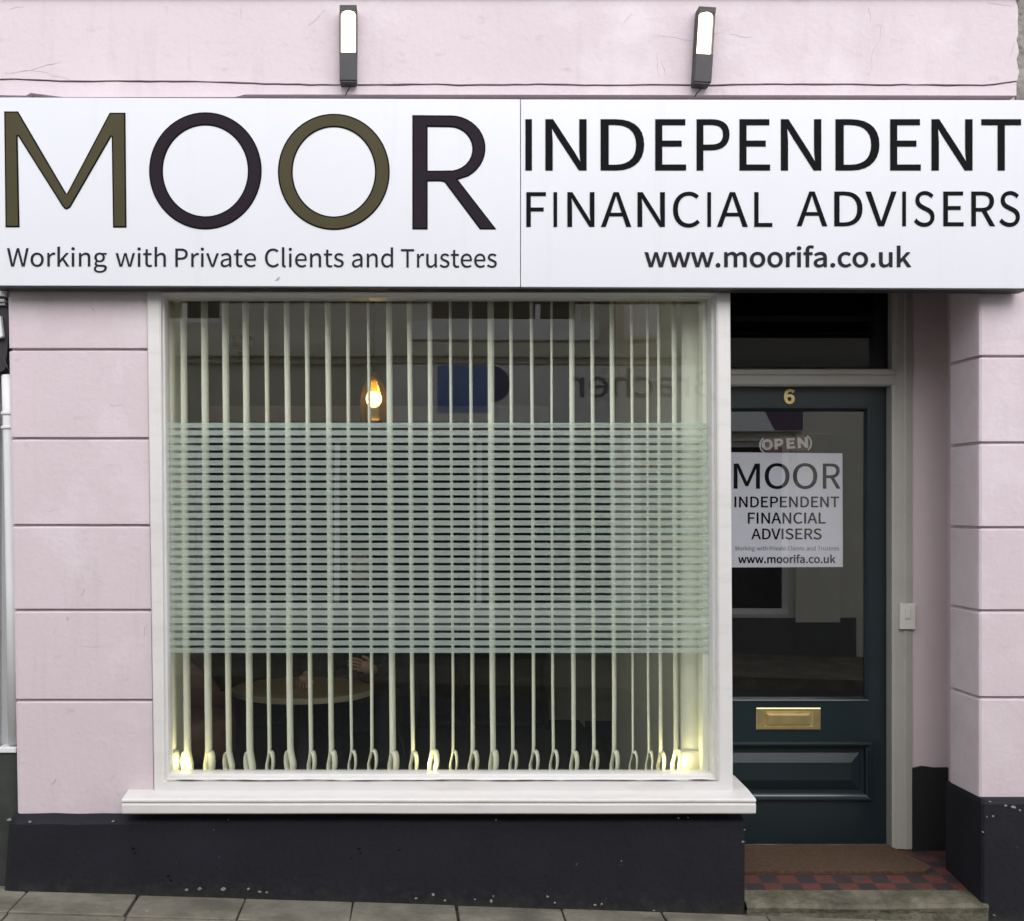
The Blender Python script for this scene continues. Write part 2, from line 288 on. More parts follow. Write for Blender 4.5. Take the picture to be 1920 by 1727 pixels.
def winding(l, x, y):
    w_ = 0
    for i in range(len(l)):
        a, b = l[i - 1], l[i]
        if (a.y <= y) != (b.y <= y):
            s = (b.x - a.x) * (y - a.y) - (x - a.x) * (b.y - a.y)
            if b.y > a.y and s > 0: w_ += 1
            elif b.y < a.y and s < 0: w_ -= 1
    return w_
def grow(l, d):
    """push an outline outwards by d (left-hand loops are solid, right-hand loops are holes)"""
    o = []; n = len(l)
    for i in range(n):
        e0 = (l[i] - l[i - 1]).normalized(); e1 = (l[(i + 1) % n] - l[i]).normalized()
        n0 = Vector((e0.y, -e0.x)); n1 = Vector((e1.y, -e1.x)); m = n0 + n1
        if m.length < .3: o += [l[i] + (n0 + e0) * d, l[i] + (n1 - e1) * d]; continue
        m.normalize(); c = m.dot(n0)
        if c < .55 : o += [l[i] + (n0 + e0 * .6) * d, l[i] + (n1 - e1 * .6) * d]
        else: o.append(l[i] + m * (d / c))
    return o
def curve_mesh(splines, thick, offset, y):
    """splines: lists of (hl, co, hr) in (x, z) world metres -> raised shape standing thick off the plane y"""
    from mathutils.geometry import delaunay_2d_cdt
    ls = sorted([sample(s) for s in splines], key=lambda l: -abs(area(l)))
    groups = []
    for l in ls:
        host = next((g for g in groups if winding(g[0], l[0].x, l[0].y)), None)
        if host: host.append(l)
        else: groups.append([l])
    bm = bmesh.new()
    for g in groups:
        out = []
        for k, l in enumerate(g):
            if (area(l) > 0) != (k == 0): l = l[::-1]
            out.append(grow(l, offset) if offset else l)
        vs = [v for l in out for v in l]; es = []; s = 0
        for l in out: es += [(s + i, s + (i + 1) % len(l)) for i in range(len(l))]; s += len(l)
        V, E_, F, *_ = delaunay_2d_cdt(vs, es, [], 0, 1e-7)
        keep = []
        for f in F:
            cx = sum(V[i].x for i in f) / len(f); cy = sum(V[i].y for i in f) / len(f)
            if sum(winding(l, cx, cy) for l in out) > 0: keep.append(f)
        bv = {}
        fr = lambda i: bv.setdefault((i, 0), None) or bv.__setitem__((i, 0), bm.verts.new((V[i].x, y - thick, V[i].y))) or bv[(i, 0)]
        bk = lambda i: bv.setdefault((i, 1), None) or bv.__setitem__((i, 1), bm.verts.new((V[i].x, y, V[i].y))) or bv[(i, 1)]
        cnt = {}
        for f in keep:
            bm.faces.new([fr(i) for i in f])
            for i in range(len(f)): cnt[(f[i], f[(i + 1) % len(f)])] = 1
        for (i, j) in cnt:
            if (j, i) not in cnt: bm.faces.new((fr(j), fr(i), bk(i), bk(j)))
    return bm
def set_word(word, px0, px1, pyb, pyc, r, each=None, cap=257.0):
    """splines of a word fitted between two pixel columns on plane r; each = own columns per letter"""
    out = []; k = (pyb - pyc) / cap
    if each is None:
        pen = 0; pens = []
        for ch in word:
            pens.append(pen); pen += glyph(ch)[0]
        lo = gb(word[0])[0]; hi = pens[-1] + gb(word[-1])[1]
        sx = (px1 - px0) / (hi - lo)
        fx = [(sx, px0 + (p - lo) * sx) for p in pens]
    else:
        fx = []
        for ch, (a, b) in zip(word, each):
            g0, g1 = gb(ch); sx = (b - a) / (g1 - g0); fx.append((sx, a - g0 * sx))
    for ch, (sx, x0) in zip(word, fx):
        for q in glyph(ch)[1]:
            pts = []
            for i in range(0, len(q), 6):
                pts.append([(X(x0 + q[i + j] * sx, r), Z(pyb - q[i + j + 1] * k, r)) for j in (0, 2, 4)])
            out.append(pts)
    return out
def poly_spl(pts, r):
    """straight-sided outline given in pixels"""
    n = len(pts); o = []
    for i in range(n):
        a, p, b = pts[i - 1], pts[i], pts[(i + 1) % n]
        f = lambda u, v, t: (X(u[0] + (v[0] - u[0]) * t, r), Z(u[1] + (v[1] - u[1]) * t, r))
        o.append([f(p, a, 1 / 3), f(p, p, 0), f(p, b, 1 / 3)])
    return o
def ell(cx, cy, rx, ry, n=64):
    return [(cx + rx * math.cos(2 * math.pi * i / n), cy + ry * math.sin(2 * math.pi * i / n)) for i in range(n)]
def arc(cx, cy, rx, ry, a0, a1, n=14):
    return [(cx + rx * math.cos(R(a0 + (a1 - a0) * i / n)), cy + ry * math.sin(R(a0 + (a1 - a0) * i / n))) for i in range(n + 1)]
# ------------------------------------------------------------------ materials
M_pink = mat('pink_masonry_paint', (0.548, 0.458, 0.487), 0.75, 0.03, 2.2, 0.5, 42, bdist=0.004)
layer(M_pink, (0.42, 0.355, 0.37), 9, 0.60, 0.78, stretch=(1, 1, 2.2))
layer(M_pink, (0.40, 0.36, 0.35), 30, 0.70, 0.76, stretch=(1, 1, 0.5))
layer(M_pink, (0.485, 0.418, 0.437), 13, 0.54, 0.80, stretch=(1, 1, .10)); layer(M_pink, (0.605, 0.53, 0.553), 1.6, 0.52, 0.66)
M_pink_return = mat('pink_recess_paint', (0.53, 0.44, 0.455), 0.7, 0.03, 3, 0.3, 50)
M_plinth = mat('black_plinth_paint', (0.0105, 0.0098, 0.0148), 0.72, 0.14, 5, 0.55, 55, bdist=0.004, spec=0.25)
layer(M_plinth, (0.006, 0.006, 0.007), 22, 0.66, 0.70)
layer(M_plinth, (0.040, 0.038, 0.030), 24, 0.46, 0.70, 0.0, 0.14)
layer(M_plinth, (0.034, 0.034, 0.018), 9, 0.40, 0.62, -0.01, 0.085)
layer(M_plinth, (0.11, 0.10, 0.105), 34, 0.685, 0.73)
M_chip = mat('bare_chip', (0.23, 0.22, 0.205), 0.85, 0.4, 90, 0.6, 120)
M_white = mat('white_gloss_paint', (0.62, 0.595, 0.58), 0.38, 0.03, 4, 0.12, 30)
layer(M_white, (0.45, 0.42, 0.38), 26, 0.68, 0.78)
layer(M_white, (0.54, 0.51, 0.485), 18, 0.52, 0.75, stretch=(.15, 1, 1)); layer(M_white, (0.16, 0.14, 0.12), 60, 0.735, 0.76)
M_dirt = mat('grime_line', (0.05, 0.045, 0.04), 0.8, 0.3, 30)
M_sign = mat('white_sign_panel', (0.60, 0.60, 0.63), 0.32, 0.012, 1.4, 0.0)
layer(M_sign, (0.56, 0.56, 0.585), 9, 0.56, 0.80, stretch=(1, 1, .07)); layer(M_sign, (0.62, 0.62, 0.63), 45, 0.70, 0.76)
M_signedge = mat('sign_edge', (0.30, 0.30, 0.31), 0.5, 0.1)
M_olive = mat('olive_vinyl', (0.060, 0.052, 0.027), 0.4, 0.05, 8, spec=0.06)
M_plum = mat('dark_plum_vinyl', (0.020, 0.013, 0.019), 0.6, 0.06, 8, spec=0.06)
M_edge = mat('near_black_vinyl', (0.0045, 0.0038, 0.0045), 0.6, 0.05, spec=0.06)
M_ink = mat('dark_grey_vinyl', (0.020, 0.018, 0.024), 0.6, 0.05, spec=0.06)
M_lampbody = mat('charcoal_lamp_metal', (0.026, 0.026, 0.029), 0.5, 0.12, 20, metal=0.2)
M_lampdark = mat('lamp_black', (0.012, 0.012, 0.014), 0.5, 0.1)
M_diff = emis('lit_diffuser', (1.0, 0.90, 0.60), 1.5)
M_cable = mat('black_cable', (0.012, 0.011, 0.012), 0.5, 0.1)
M_blind = mat('cream_blind_fabric', (0.92, 0.915, 0.82), 0.8, 0.01, 5, 0.25, 400, bdist=0.0006)
t = M_blind.node_tree; b_ = t.nodes['Principled BSDF']   # thin cloth: lets some light through
b_.inputs['Transmission Weight'].default_value = 0.0
tl = t.nodes.new('ShaderNodeBsdfTranslucent'); tl.inputs[0].default_value = (0.95, 0.94, 0.82, 1)
mxs = t.nodes.new('ShaderNodeMixShader'); mxs.inputs[0].default_value = 0.5
out_ = next(n for n in t.nodes if n.type == 'OUTPUT_MATERIAL')
t.links.new(b_.outputs[0], mxs.inputs[1]); t.links.new(tl.outputs[0], mxs.inputs[2]); t.links.new(mxs.outputs[0], out_.inputs[0])
M_glass = glassy('window_glass', 0.078, (0.975, 0.99, 0.98), 0.0006)
M_doorglass = glassy('door_glass', 0.105, (0.95, 0.955, 0.955), 0.0004)
M_film = bpy.data.materials.new('frosted_film'); M_film.use_nodes = True
t = M_film.node_tree; N_ = t.nodes; N_.clear()
o_ = N_.new('ShaderNodeOutputMaterial'); d_ = N_.new('ShaderNodeBsdfDiffuse'); d_.inputs[0].default_value = (0.72, 0.785, 0.755, 1)
tr_ = N_.new('ShaderNodeBsdfTranslucent'); tr_.inputs[0].default_value = (0.72, 0.785, 0.755, 1)
tp_ = N_.new('ShaderNodeBsdfTransparent'); tp_.inputs[0].default_value = (0.97, 0.99, 0.98, 1)
m1 = N_.new('ShaderNodeMixShader'); m1.inputs[0].default_value = 0.25; m2 = N_.new('ShaderNodeMixShader'); m2.inputs[0].default_value = 0.34
t.links.new(d_.outputs[0], m1.inputs[1]); t.links.new(tr_.outputs[0], m1.inputs[2]); t.links.new(tp_.outputs[0], m2.inputs[1]); t.links.new(m1.outputs[0], m2.inputs[2]); t.links.new(m2.outputs[0], o_.inputs[0])
M_door = mat('dark_teal_gloss_paint', (0.0075, 0.0165, 0.0205), 0.30, 0.10, 5, 0.10, 40, coat=0.25)
M_brass = mat('brass', (0.66, 0.53, 0.25), 0.30, 0.12, 14, 0.06, 60, metal=0.85)
M_paper = mat('white_paper', (0.64, 0.63, 0.70), 0.7, 0.01)
M_maroon = mat('maroon_plastic', (0.085, 0.026, 0.034), 0.45, 0.05)
M_openw = mat('cream_plastic', (0.52, 0.50, 0.45), 0.5, 0.03)
M_stone = mat('worn_stone', (0.070, 0.060, 0.040), 0.85, 0.30, 9, 1.0, 40, bdist=0.012, col2=(0.125, 0.112, 0.08))
layer(M_stone, (0.07, 0.075, 0.035), 6, 0.52, 0.68)
M_pave = mat('grey_paving_stone', (0.138, 0.123, 0.093), 0.85, 0.22, 4.5, 0.9, 45, bdist=0.006, col2=(0.195, 0.176, 0.138))
layer(M_pave, (0.085, 0.08, 0.062), 3.0, 0.50, 0.68, stretch=(1, 1.6, 1)); layer(M_pave, (0.36, 0.35, 0.32), 24, 0.66, 0.74)
M_mat = mat('coir_matting', (0.072, 0.039, 0.019), 0.95, 0.35, 60, 1.0, 260, bdist=0.004)
M_grout = mat('joint_dirt', (0.055, 0.05, 0.04), 0.95, 0.3, 40, 0.6, 80)
M_asphalt = mat('asphalt', (0.05, 0.05, 0.052), 0.9, 0.25, 30, 0.7, 160)
M_plastic = mat('white_plastic', (0.56, 0.54, 0.50), 0.45, 0.04)
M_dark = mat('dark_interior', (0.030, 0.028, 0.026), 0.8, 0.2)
M_room = mat('taupe_room_paint', (0.36, 0.34, 0.28), 0.8, 0.03)
M_cream = mat('cream_room_paint', (0.86, 0.85, 0.74), 0.75, 0.02)
M_carpet = mat('dark_carpet', (0.035, 0.033, 0.032), 0.95, 0.2, 80)
M_wood = mat('pale_table_wood', (0.20, 0.15, 0.085), 0.5, 0.12, 12, vs_z=1)
M_leather = mat('tan_leather', (0.15, 0.075, 0.045), 0.5, 0.2, 8, 0.3, 60)
M_chairdk = mat('dark_grey_cloth', (0.04, 0.04, 0.045), 0.9, 0.2, 30)
M_skin = mat('skin', (0.30, 0.18, 0.13), 0.55, 0.06, 12)
M_cloth = mat('black_clothing', (0.008, 0.008, 0.012), 0.9, 0.2, 20, 0.3, 200)
M_trous = mat('dark_trousers', (0.02, 0.02, 0.026), 0.9, 0.2, 20)
M_hair = mat('brown_hair', (0.045, 0.028, 0.018), 0.6, 0.3, 40, 0.5, 120)
M_amber = mat('amber_glass', (0.34, 0.21, 0.045), 0.35, 0.15, 10)
M_bulb = emis('lit_bulb', (1.0, 0.78, 0.38), 8.0)
M_led = emis('lit_led', (1.0, 0.90, 0.55), 9.0)
M_shade = glassy('amber_shade_glass', 0.16, (0.97, 0.86, 0.55), 0.0)
t = M_shade.node_tree; o_ = next(n for n in t.nodes if n.type == 'OUTPUT_MATERIAL'); src_ = o_.inputs[0].links[0].from_socket
tl_ = t.nodes.new('ShaderNodeBsdfTranslucent'); tl_.inputs[0].default_value = (0.9, 0.5, 0.10, 1); ms_ = t.nodes.new('ShaderNodeMixShader'); ms_.inputs[0].default_value = 0.012
t.links.new(src_, ms_.inputs[1]); t.links.new(tl_.outputs[0], ms_.inputs[2]); t.links.new(ms_.outputs[0], o_.inputs[0])
M_oppwall = mat('opposite_cream_render', (0.66, 0.63, 0.54), 0.8, 0.05, 3, 0.2, 40)
M_oppwhite = mat('opposite_white_paint', (0.86, 0.86, 0.86), 0.5, 0.03)
M_oppglass = mat('opposite_dark_glass', (0.026, 0.027, 0.030), 0.06, 0.05)
M_blue = mat('blue_vinyl', (0.10, 0.22, 0.58), 0.4, 0.03)
M_navy = mat('navy_vinyl', (0.03, 0.035, 0.16), 0.4, 0.03)
M_purple = mat('purple_vinyl', (0.13, 0.075, 0.14), 0.4, 0.03)
M_rubble = mat('grey_rubble_stone', (0.24, 0.22, 0.20), 0.9, 0.3, 14, 1.0, 30, bdist=0.02)
M_nwall = mat('grey_white_render', (0.52, 0.52, 0.53), 0.75, 0.05, 4, 0.3, 40)
M_pipe = mat('white_pipe_plastic', (0.66, 0.655, 0.66), 0.4, 0.03)
M_greydk = mat('mossy_dark_render', (0.030, 0.034, 0.028), 0.8, 0.3, 10, 0.4, 40)
def checker(name, c1, c2, scale):
    m = mat(name, c1, 0.6, 0.2, 40, 0.4, 90); t = m.node_tree; N = t.nodes; b = N['Principled BSDF']
    src = b.inputs['Base Color'].links[0].from_socket
    g = N.new('ShaderNodeNewGeometry'); mp = N.new('ShaderNodeMapping'); mp.inputs['Location'].default_value = (0.013, 0.02, 5.0)
    k = N.new('ShaderNodeTexChecker'); k.inputs['Scale'].default_value = scale; k.inputs[1].default_value = (1, 1, 1, 1); k.inputs[2].default_value = (0, 0, 0, 1)
    sx = N.new('ShaderNodeSeparateXYZ'); cb = N.new('ShaderNodeCombineXYZ'); cb.inputs[2].default_value = 0.011
    t.links.new(g.outputs['Position'], mp.inputs[0]); t.links.new(mp.outputs[0], sx.inputs[0]); t.links.new(sx.outputs[0], cb.inputs[0]); t.links.new(sx.outputs[1], cb.inputs[1])
    t.links.new(cb.outputs[0], k.inputs[0])
    mx = N.new('ShaderNodeMix'); mx.data_type = 'RGBA'; t.links.new(k.outputs['Fac'], mx.inputs['Factor']); t.links.new(src, mx.inputs['A']); mx.inputs['B'].default_value = (*c2, 1)
    t.links.new(mx.outputs['Result'], b.inputs['Base Color']); return m
M_tile = checker('red_and_black_quarry_tiles', (0.100, 0.031, 0.025), (0.030, 0.022, 0.025), 13.5)
layer(M_tile, (0.045, 0.033, 0.028), 9, 0.50, 0.70); layer(M_tile, (0.11, 0.09, 0.07), 40, 0.64, 0.76)

M_hair_ = mat('old_crack', (0.40, 0.345, 0.36), 0.85, 0.2, 40)
# ------------------------------------------------------------------ ground
def pave_z(x, y): return 0.0035 - 0.0313 * (x - 1.29) + (0.012 * min(y, 0) if y > -2 else -0.024)
bm = NB()
# paving slabs, laid with open joints
def slab_row(bm, y0, y1, off, wid, jit, zf):
    x = -9 + off
    while x < 9:
        ww = wid * (1 + rnd.uniform(-jit, jit)); sk = rnd.uniform(-0.006, 0.006); dz = rnd.uniform(-0.002, 0.002)
        tilt = rnd.uniform(-.003, .003)
        a, b = x + 0.004, x + ww - 0.004
        top = [(a + sk, y0 + .004), (b, y0 + .004), (b + sk, y1 - .004), (a, y1 - .004)]
        t = [Vector((px, py, zf(px, py) + dz + tilt * (px - a))) for px, py in top]
        ins = [Vector((px + (0.006 if i in (0, 3) else -0.006), py + (0.006 if i < 2 else -0.006), zf(px, py) + dz + tilt * (px - a) + 0.003)) for i, (px, py) in enumerate(top)]
        lowr = [v - Vector((0, 0, 0.05)) for v in t]
        loops(bm, [lowr, t, ins], True, False, True)
        x += ww
slab_row(bm, -0.26, 0.02, 0.02, 0.40, 0.06, pave_z)
slab_row(bm, -0.66, -0.26, 0.2, 0.42, 0.15, pave_z)
slab_row(bm, -1.08, -0.66, 0.05, 0.5, 0.15, pave_z)
slab_row(bm, -1.50, -1.08, 0.25, 0.45, 0.15, pave_z)
tag(build('pavement', bm, M_pave), kind='structure')
bm = NB()
q = [(-9, -1.5), (9, -1.5), (9, 0.6), (-9, 0.6)]
loops(bm, [[Vector((x, y, pave_z(x, min(y, 0)) - 0.012)) for x, y in q]], True, False, True)
tag(build('pavement_bed', bm, M_grout), kind='structure')
bm = NB()
def kz(x): return pave_z(x, -1.5)
loops(bm, [[Vector((x, -1.5, kz(x) + .002)), Vector((x, -1.62, kz(x) + .002)), Vector((x, -1.64, kz(x) - .02)), Vector((x, -1.64, kz(x) - .14))] for x in (-9, -6, -3, 0, 3, 6, 9)], False)
tag(build('kerb', bm, M_stone), kind='structure')
bm = NB()
loops(bm, [[Vector((x, y, kz(x) - 0.115)) for y in (-1.6, -3.5, -5.6)] for x in (-9, -4, 0, 4, 9)], False)
tag(build('road', bm, M_asphalt), kind='structure')
bm = NB()
loops(bm, [[Vector((x, y, kz(x) + dz)) for y, dz in ((-5.5, -.14), (-5.5, 0), (-5.62, .005), (-7.3, .03))] for x in (-9, -4, 0, 4, 9)], False)
tag(build('far_pavement', bm, M_pave), kind='structure')
bm = NB()
loops(bm, [[Vector((x, y, -0.0313 * x - 0.35 if abs(x) < 20 else -0.9)) for y in (-150, -20, 20, 150)] for x in (-150, -19, 19, 150)], False)
tag(build('ground', bm, M_asphalt), kind='structure')

# ------------------------------------------------------------------ the shop building
shop = empty('shop_building', (0.3, 0, 0), 'pink rendered shop front with a big white framed window and a recessed doorway', 'building')
def lx(py):   # left pier leans a little
    return X(14 + (py - 545) / (1500 - 545) * 18)
def rxp(py): return X(275 + (py - 545) / (1490 - 545) * 13)
def rust_levels(grooves, top_py, bot_py, depth=0.017):
    lv = [(Z(top_py), 0)]
    for g in grooves:
        z = Z(g)
        lv += [(z + .0060, 0), (z + .0045, .0030), (z + .0030, depth), (z - .001, depth), (z - .0085, .002), (z - .0110, 0)]
    lv.append((Z(bot_py), 0)); return lv
# left pier
bm = NB(); lv = rust_levels((655, 822, 985, 1144, 1313), 520, 1532)
fine = []
for (a, da), (b, db) in zip(lv, lv[1:]):
    n = 6 if a - b > 0.1 else 1
    fine += [(a + (b - a) * i / n, da + (db - da) * i / n) for i in range(n)]
fine.append(lv[-1])
rows = []
for i, (z, d) in enumerate(fine):
    py = 947 - (z - EYE) * S; a, b = lx(py), rxp(py)
    jit = [(noise.noise(Vector((k * 2.1, z * 40, 3.3))) * 0.0016 if d else 0) for k in range(9)]
    rows.append([Vector((a + d * .6, 0.30, z)), Vector((a + d * .6, 0.012 + d, z)), Vector((a + d * .6 + .002, 0.004 + d, z)), Vector((a + .012, d, z + jit[0]))] +
                [Vector((a + .012 + (b - a - .012) * k / 7, d, z + jit[k])) for k in range(1, 8)] + [Vector((b, 0.10, z))])
loops(bm, rows, False)
PIER_L = (bm, rows)
# right pier with its return into the doorway
bm = NB(); lv = rust_levels((668, 830, 989, 1145, 1308), 520, 1506)
fine = []
for (a, da), (b, db) in zip(lv, lv[1:]):
    n = 6 if a - b > 0.1 else 1
    fine += [(a + (b - a) * i / n, da + (db - da) * i / n) for i in range(n)]
fine.append(lv[-1]); rows = []
xc = X(1836)
for z, d in fine:
    j = noise.noise(Vector((1.7, z * 40, 9.3))) * 0.0014 if d else 0
    rows.append([Vector((2.60, 0.24, z)), Vector((xc + d, 0.24, z)), Vector((xc + d, 0.016, z + j)), Vector((xc + d + .002, 0.005 + d * .5, z)), Vector((xc + .010 + d * .6, d, z + j)), Vector((2.30, d, z - j)), Vector((2.44, d, z)), Vector((2.44, .30, z))])
loops(bm, rows, False)
build('pier', bm, M_pink, shop, 'rusticated pier at the right of the doorway')
# frieze above the sign, its ragged lower edge standing proud of the ledge below
bm = NB(); n = 90; x0, x1 = X(-14), X(1903)
bot = []
for i in range(n + 1):
    t_ = i / n; px = -14 + t_ * 1917
    py = 150 + 10 * min(1, px / 640) + 2 * noise.noise(Vector((px / 160, 0, 1.5))) + 1.2 * noise.noise(Vector((px / 21, 7, 1.5)))
    if px > 1850: py -= (px - 1850) * .12
    bot.append((X(px), Z(py)))
rt = [(X(1903 + 3 * noise.noise(Vector((k / 1.7, 3, 5))) + (2 if k % 3 else 0)), Z(150 - k * 12)) for k in range(1, 12)]
poly = bot + rt + [(X(1900), Z(1)), (x0, Z(-1))]
prism(bm, poly, -0.016, 0.20)
def crack(bm, px, py, ang, ln, th, y, seed):
    g = random.Random(seed); up, dn = [], []; n_ = 14; a = ang
    x, z = X(px), Z(py)
    for i in range(n_ + 1):
        a += g.uniform(-.35, .35) ; a = ang + (a - ang) * .8; t2 = th * g.uniform(.3, 1) * (1 - abs(i / n_ - .5))
        up.append((x - math.sin(a) * t2, z + math.cos(a) * t2)); dn.append((x + math.sin(a) * t2, z - math.cos(a) * t2))
        x += math.cos(a) * ln / n_; z += math.sin(a) * ln / n_
    prism(bm, up + dn[::-1], y - .0006, y + .002, 1)
for k, (px, py, ang, ln, th) in enumerate([(578, 52, .5, .09, .0022), (452, 14, -1.5, .05, .0018), (1168, 45, .6, .05, .0016), (1232, 70, .05, .30, .0012), (1232, 100, -1.5, .10, .0015), (1238, 118, -1.4, .06, .0015), (1368, 68, -.1, .08, .0015), (1648, 52, -1.55, .18, .0011), (1625, 18, -1.1, .06, .0014), (905, 20, -1.4, .06, .0014), (12, 140, -.05, .22, .0025), (60, 135, -.2, .16, .0022), (20, 22, .5, .06, .0016), (1890, 110, 1.4, .06, .002), (1848, 9, .02, .10, .0016)]): crack(bm, px, py, ang, ln, th, -0.016, k)
build('frieze', bm, [M_pink, M_hair_], shop, weld=False)
bm = NB(); box(bm, X(-14), X(1912), 0.035, 0.2, Z(522), Z(140))
lo_ = []
for i in range(n + 1):
    x, z = bot[i]; px = -14 + i / n * 1917
    lo_.append((x, z - .0055 + .004 * noise.noise(Vector((px / 60, 4, 9)))))
prism(bm, lo_ + [(X(1903), Z(181)), (X(1000), Z(179.5)), (X(460), Z(179)), (X(440), Z(184)), (X(120), Z(184)), (X(60), Z(176)), (X(50), Z(181)), (X(-14), Z(180))], -0.011, 0.036)
build('ledge', bm, M_pink, shop, weld=False)
bm = NB(); box(bm, X(-20), X(1915), -0.034, 0.2, Z(-1), Z(-40)); box(bm, X(-20), X(1915), -0.025, .2, Z(-40), Z(-70))
build('string_course', bm, M_pink, shop, bevel=0.006)
bm = NB(); wall_holes(bm, X(-14), X(1905), Z(-70), 6.4, [(-0.7, 0.3, 4.2, 5.6), (1.0, 2.0, 4.2, 5.6)], 0.0, 0.3)
build('upper_wall', bm, M_pink, shop)
for x0 in (-0.7, 1.0):
    bm = NB(); loops(bm, [rect(x0, x0 + 1, 4.2, 5.6, .08), rect(x0 + .07, x0 + .93, 4.27, 5.53, .08), rect(x0 + .07, x0 + .93, 4.27, 5.53, .13)], True); box(bm, x0 + .07, x0 + .93, .07, .12, 4.88, 4.93)
    wf = build('upper_window', bm, M_white, shop)
    WL[wf] = WL[shop]
    bm = NB(); box(bm, x0 + .07, x0 + .93, .13, .15, 4.27, 5.53); build('pane', bm, M_oppglass, wf)
bm = NB(); box(bm, X(-18), X(1910), -0.08, 3.8, 6.4, 6.5); build('roof', bm, M_greydk, shop)
bm = PIER_L[0]
for k, (px, py, ang, ln, th) in enumerate([(172, 578, -.7, .018, .0040), (152, 1118, 1.05, .035, .0030), (126, 1156, -1.4, .018, .008), (97, 1472, 1.15, .030, .0042), (36, 1431, .05, .034, .0020), (150, 1213, .45, .10, .0010), (100, 1190, 1.1, .03, .0012), (205, 760, .2, .05, .0010), (90, 960, .1, .05, .0012), (275, 1170, -1.5, .05, .002), (146, 1376, .8, .008, .004)]): crack(bm, px, py, ang, ln, th, 0.0, 40 + k)
build('pier', bm, [M_pink, M_hair_], shop, 'rusticated pier left of the window', weld=False)
# plinths
def chips(bm, spots, y, r, mi=1):
    for px, py, sz in spots:
        cx, cz = X(px, r), Z(py, r); n = 9
        sz *= .65; ps = [(cx + sz * rnd.uniform(.5, 1.2) * math.cos(k * 2 * math.pi / n), cz + .75 * sz * rnd.uniform(.45, 1.2) * math.sin(k * 2 * math.pi / n)) for k in range(n)]
        prism(bm, ps, y - (0.003 if mi == 1 else .0008), y + 0.004, mi)
bm = NB(); yf = -0.045; r_ = 1 + yf / DIST
xa, xb = X(4, r_), X(1396, r_)
n = 60; fr, tp, bk = [], [], []
for i in range(n + 1):
    t_ = i / n; x = xa + (xb - xa) * t_
    wob = .003 * noise.noise(Vector((x * 9, 2, 8))) + .002 * noise.noise(Vector((x * 31, 2, 8)))
    e0 = .02 * max(0, 1 - i / 1.2)
    fr.append([Vector((x + e0 * .4, yf + e0 * .3, -0.10)), Vector((x + e0 * .4, yf + e0 * .3, 0.10)), Vector((x + e0, yf + e0, Z(1546, r_) + wob)), Vector((x + e0, yf + .012 + e0, Z(1539, r_) + wob)), Vector((x + e0 * 1.6, 0.004, Z(1524) + wob)), Vector((x + e0 * 1.6, 0.10, Z(1524)))])
fr.insert(0, [Vector((v.x, 0.35, v.z)) for v in fr[0]])
fr.append([Vector((xb, 0.62, v.z)) for v in fr[-1]])
loops(bm, fr, False)
chips(bm, [(350, 1668, .010), (374, 1666, .014), (418, 1667, .016), (466, 1667, .010), (487, 1672, .010), (500, 1673, .008), (780, 1684, .009), (812, 1677, .013), (834, 1688, .008), (921, 1689, .013), (925, 1680, .008), (1026, 1681, .009), (1040, 1692, .007), (1116, 1697, .009), (1128, 1695, .008), (1226, 1707, .008), (890, 1686, .006), (1165, 1614, .004), (18, 1537, .015), (56, 1541, .008), (212, 1540, .007), (428, 1537, .004), (1393, 1578, .009), (1396, 1556, .006), (1272, 1534, .006), (1290, 1533, .005), (930, 1537, .006)], yf, r_)
chips(bm, [(250, 1591, .013), (253, 1600, .009), (673, 1591, .011), (676, 1599, .009), (659, 1609, .006), (748, 1594, .009), (316, 1643, .011), (320, 1651, .010), (397, 1640, .005), (1023, 1641, .006), (1178, 1652, .005), (318, 1590, .004)], yf, r_, 2)
build('plinth', bm, [M_plinth, M_chip, M_edge], shop, 'black painted plinth below the window', weld=False)
bm = NB(); xq = X(1842, r_)
loops(bm, [[Vector((x + dx, y, z)) for x, y, dx in ((xq, .26, 0), (xq, yf + .01, 0), (xq + .008, yf, 0), (2.46, yf, 0))] for z in (-.12, Z(1508, r_))] +
          [[Vector((xq + .006, .26, Z(1500, r_))), Vector((xq + .006, yf + .018, Z(1500, r_))), Vector((xq + .016, yf + .010, Z(1500, r_))), Vector((2.46, yf + .01, Z(1500, r_)))],
           [Vector((xq + .02, .26, Z(1494))), Vector((xq + .02, .004, Z(1494))), Vector((xq + .03, .003, Z(1494))), Vector((2.46, .003, Z(1494)))]], False)
chips(bm, [(1900, 1513, .018), (1885, 1510, .009), (1862, 1530, .009), (1850, 1531, .006), (1912, 1519, .010), (1856, 1503, .006), (1843, 1560, .005), (1845, 1696, .009), (1864, 1716, .008)], yf, r_)
build('plinth', bm, [M_plinth, M_chip], shop, 'black painted plinth of the right pier', weld=False)
# recess: wall strip beside the door, its black base, soffit, left return
bm = NB(); box(bm, 2.147, 2.75, 0.50, 0.62, 0.03, 2.80); build('recess_wall', bm, M_pink_return, shop)
bm = NB()
prism(bm, [(2.147, .05), (2.7, .05), (2.7, Z(1437, 1.108)), (2.24, Z(1440, 1.108)), (2.19, Z(1437, 1.108)), (2.147, Z(1441, 1.108))], 0.488, 0.50)
build('recess_skirting', bm, mat('black_gloss_base', (0.006, 0.006, 0.007), .6, .1), shop)
bm = NB(); box(bm, 1.15, 2.43, 0.20, 0.62, 2.80, 2.88); build('soffit', bm, M_pink_return, shop)
bm = NB(); box(bm, 2.30, 2.72, 0.235, 0.50, .03, 2.80); build('recess_wall', bm, M_pink_return, shop)

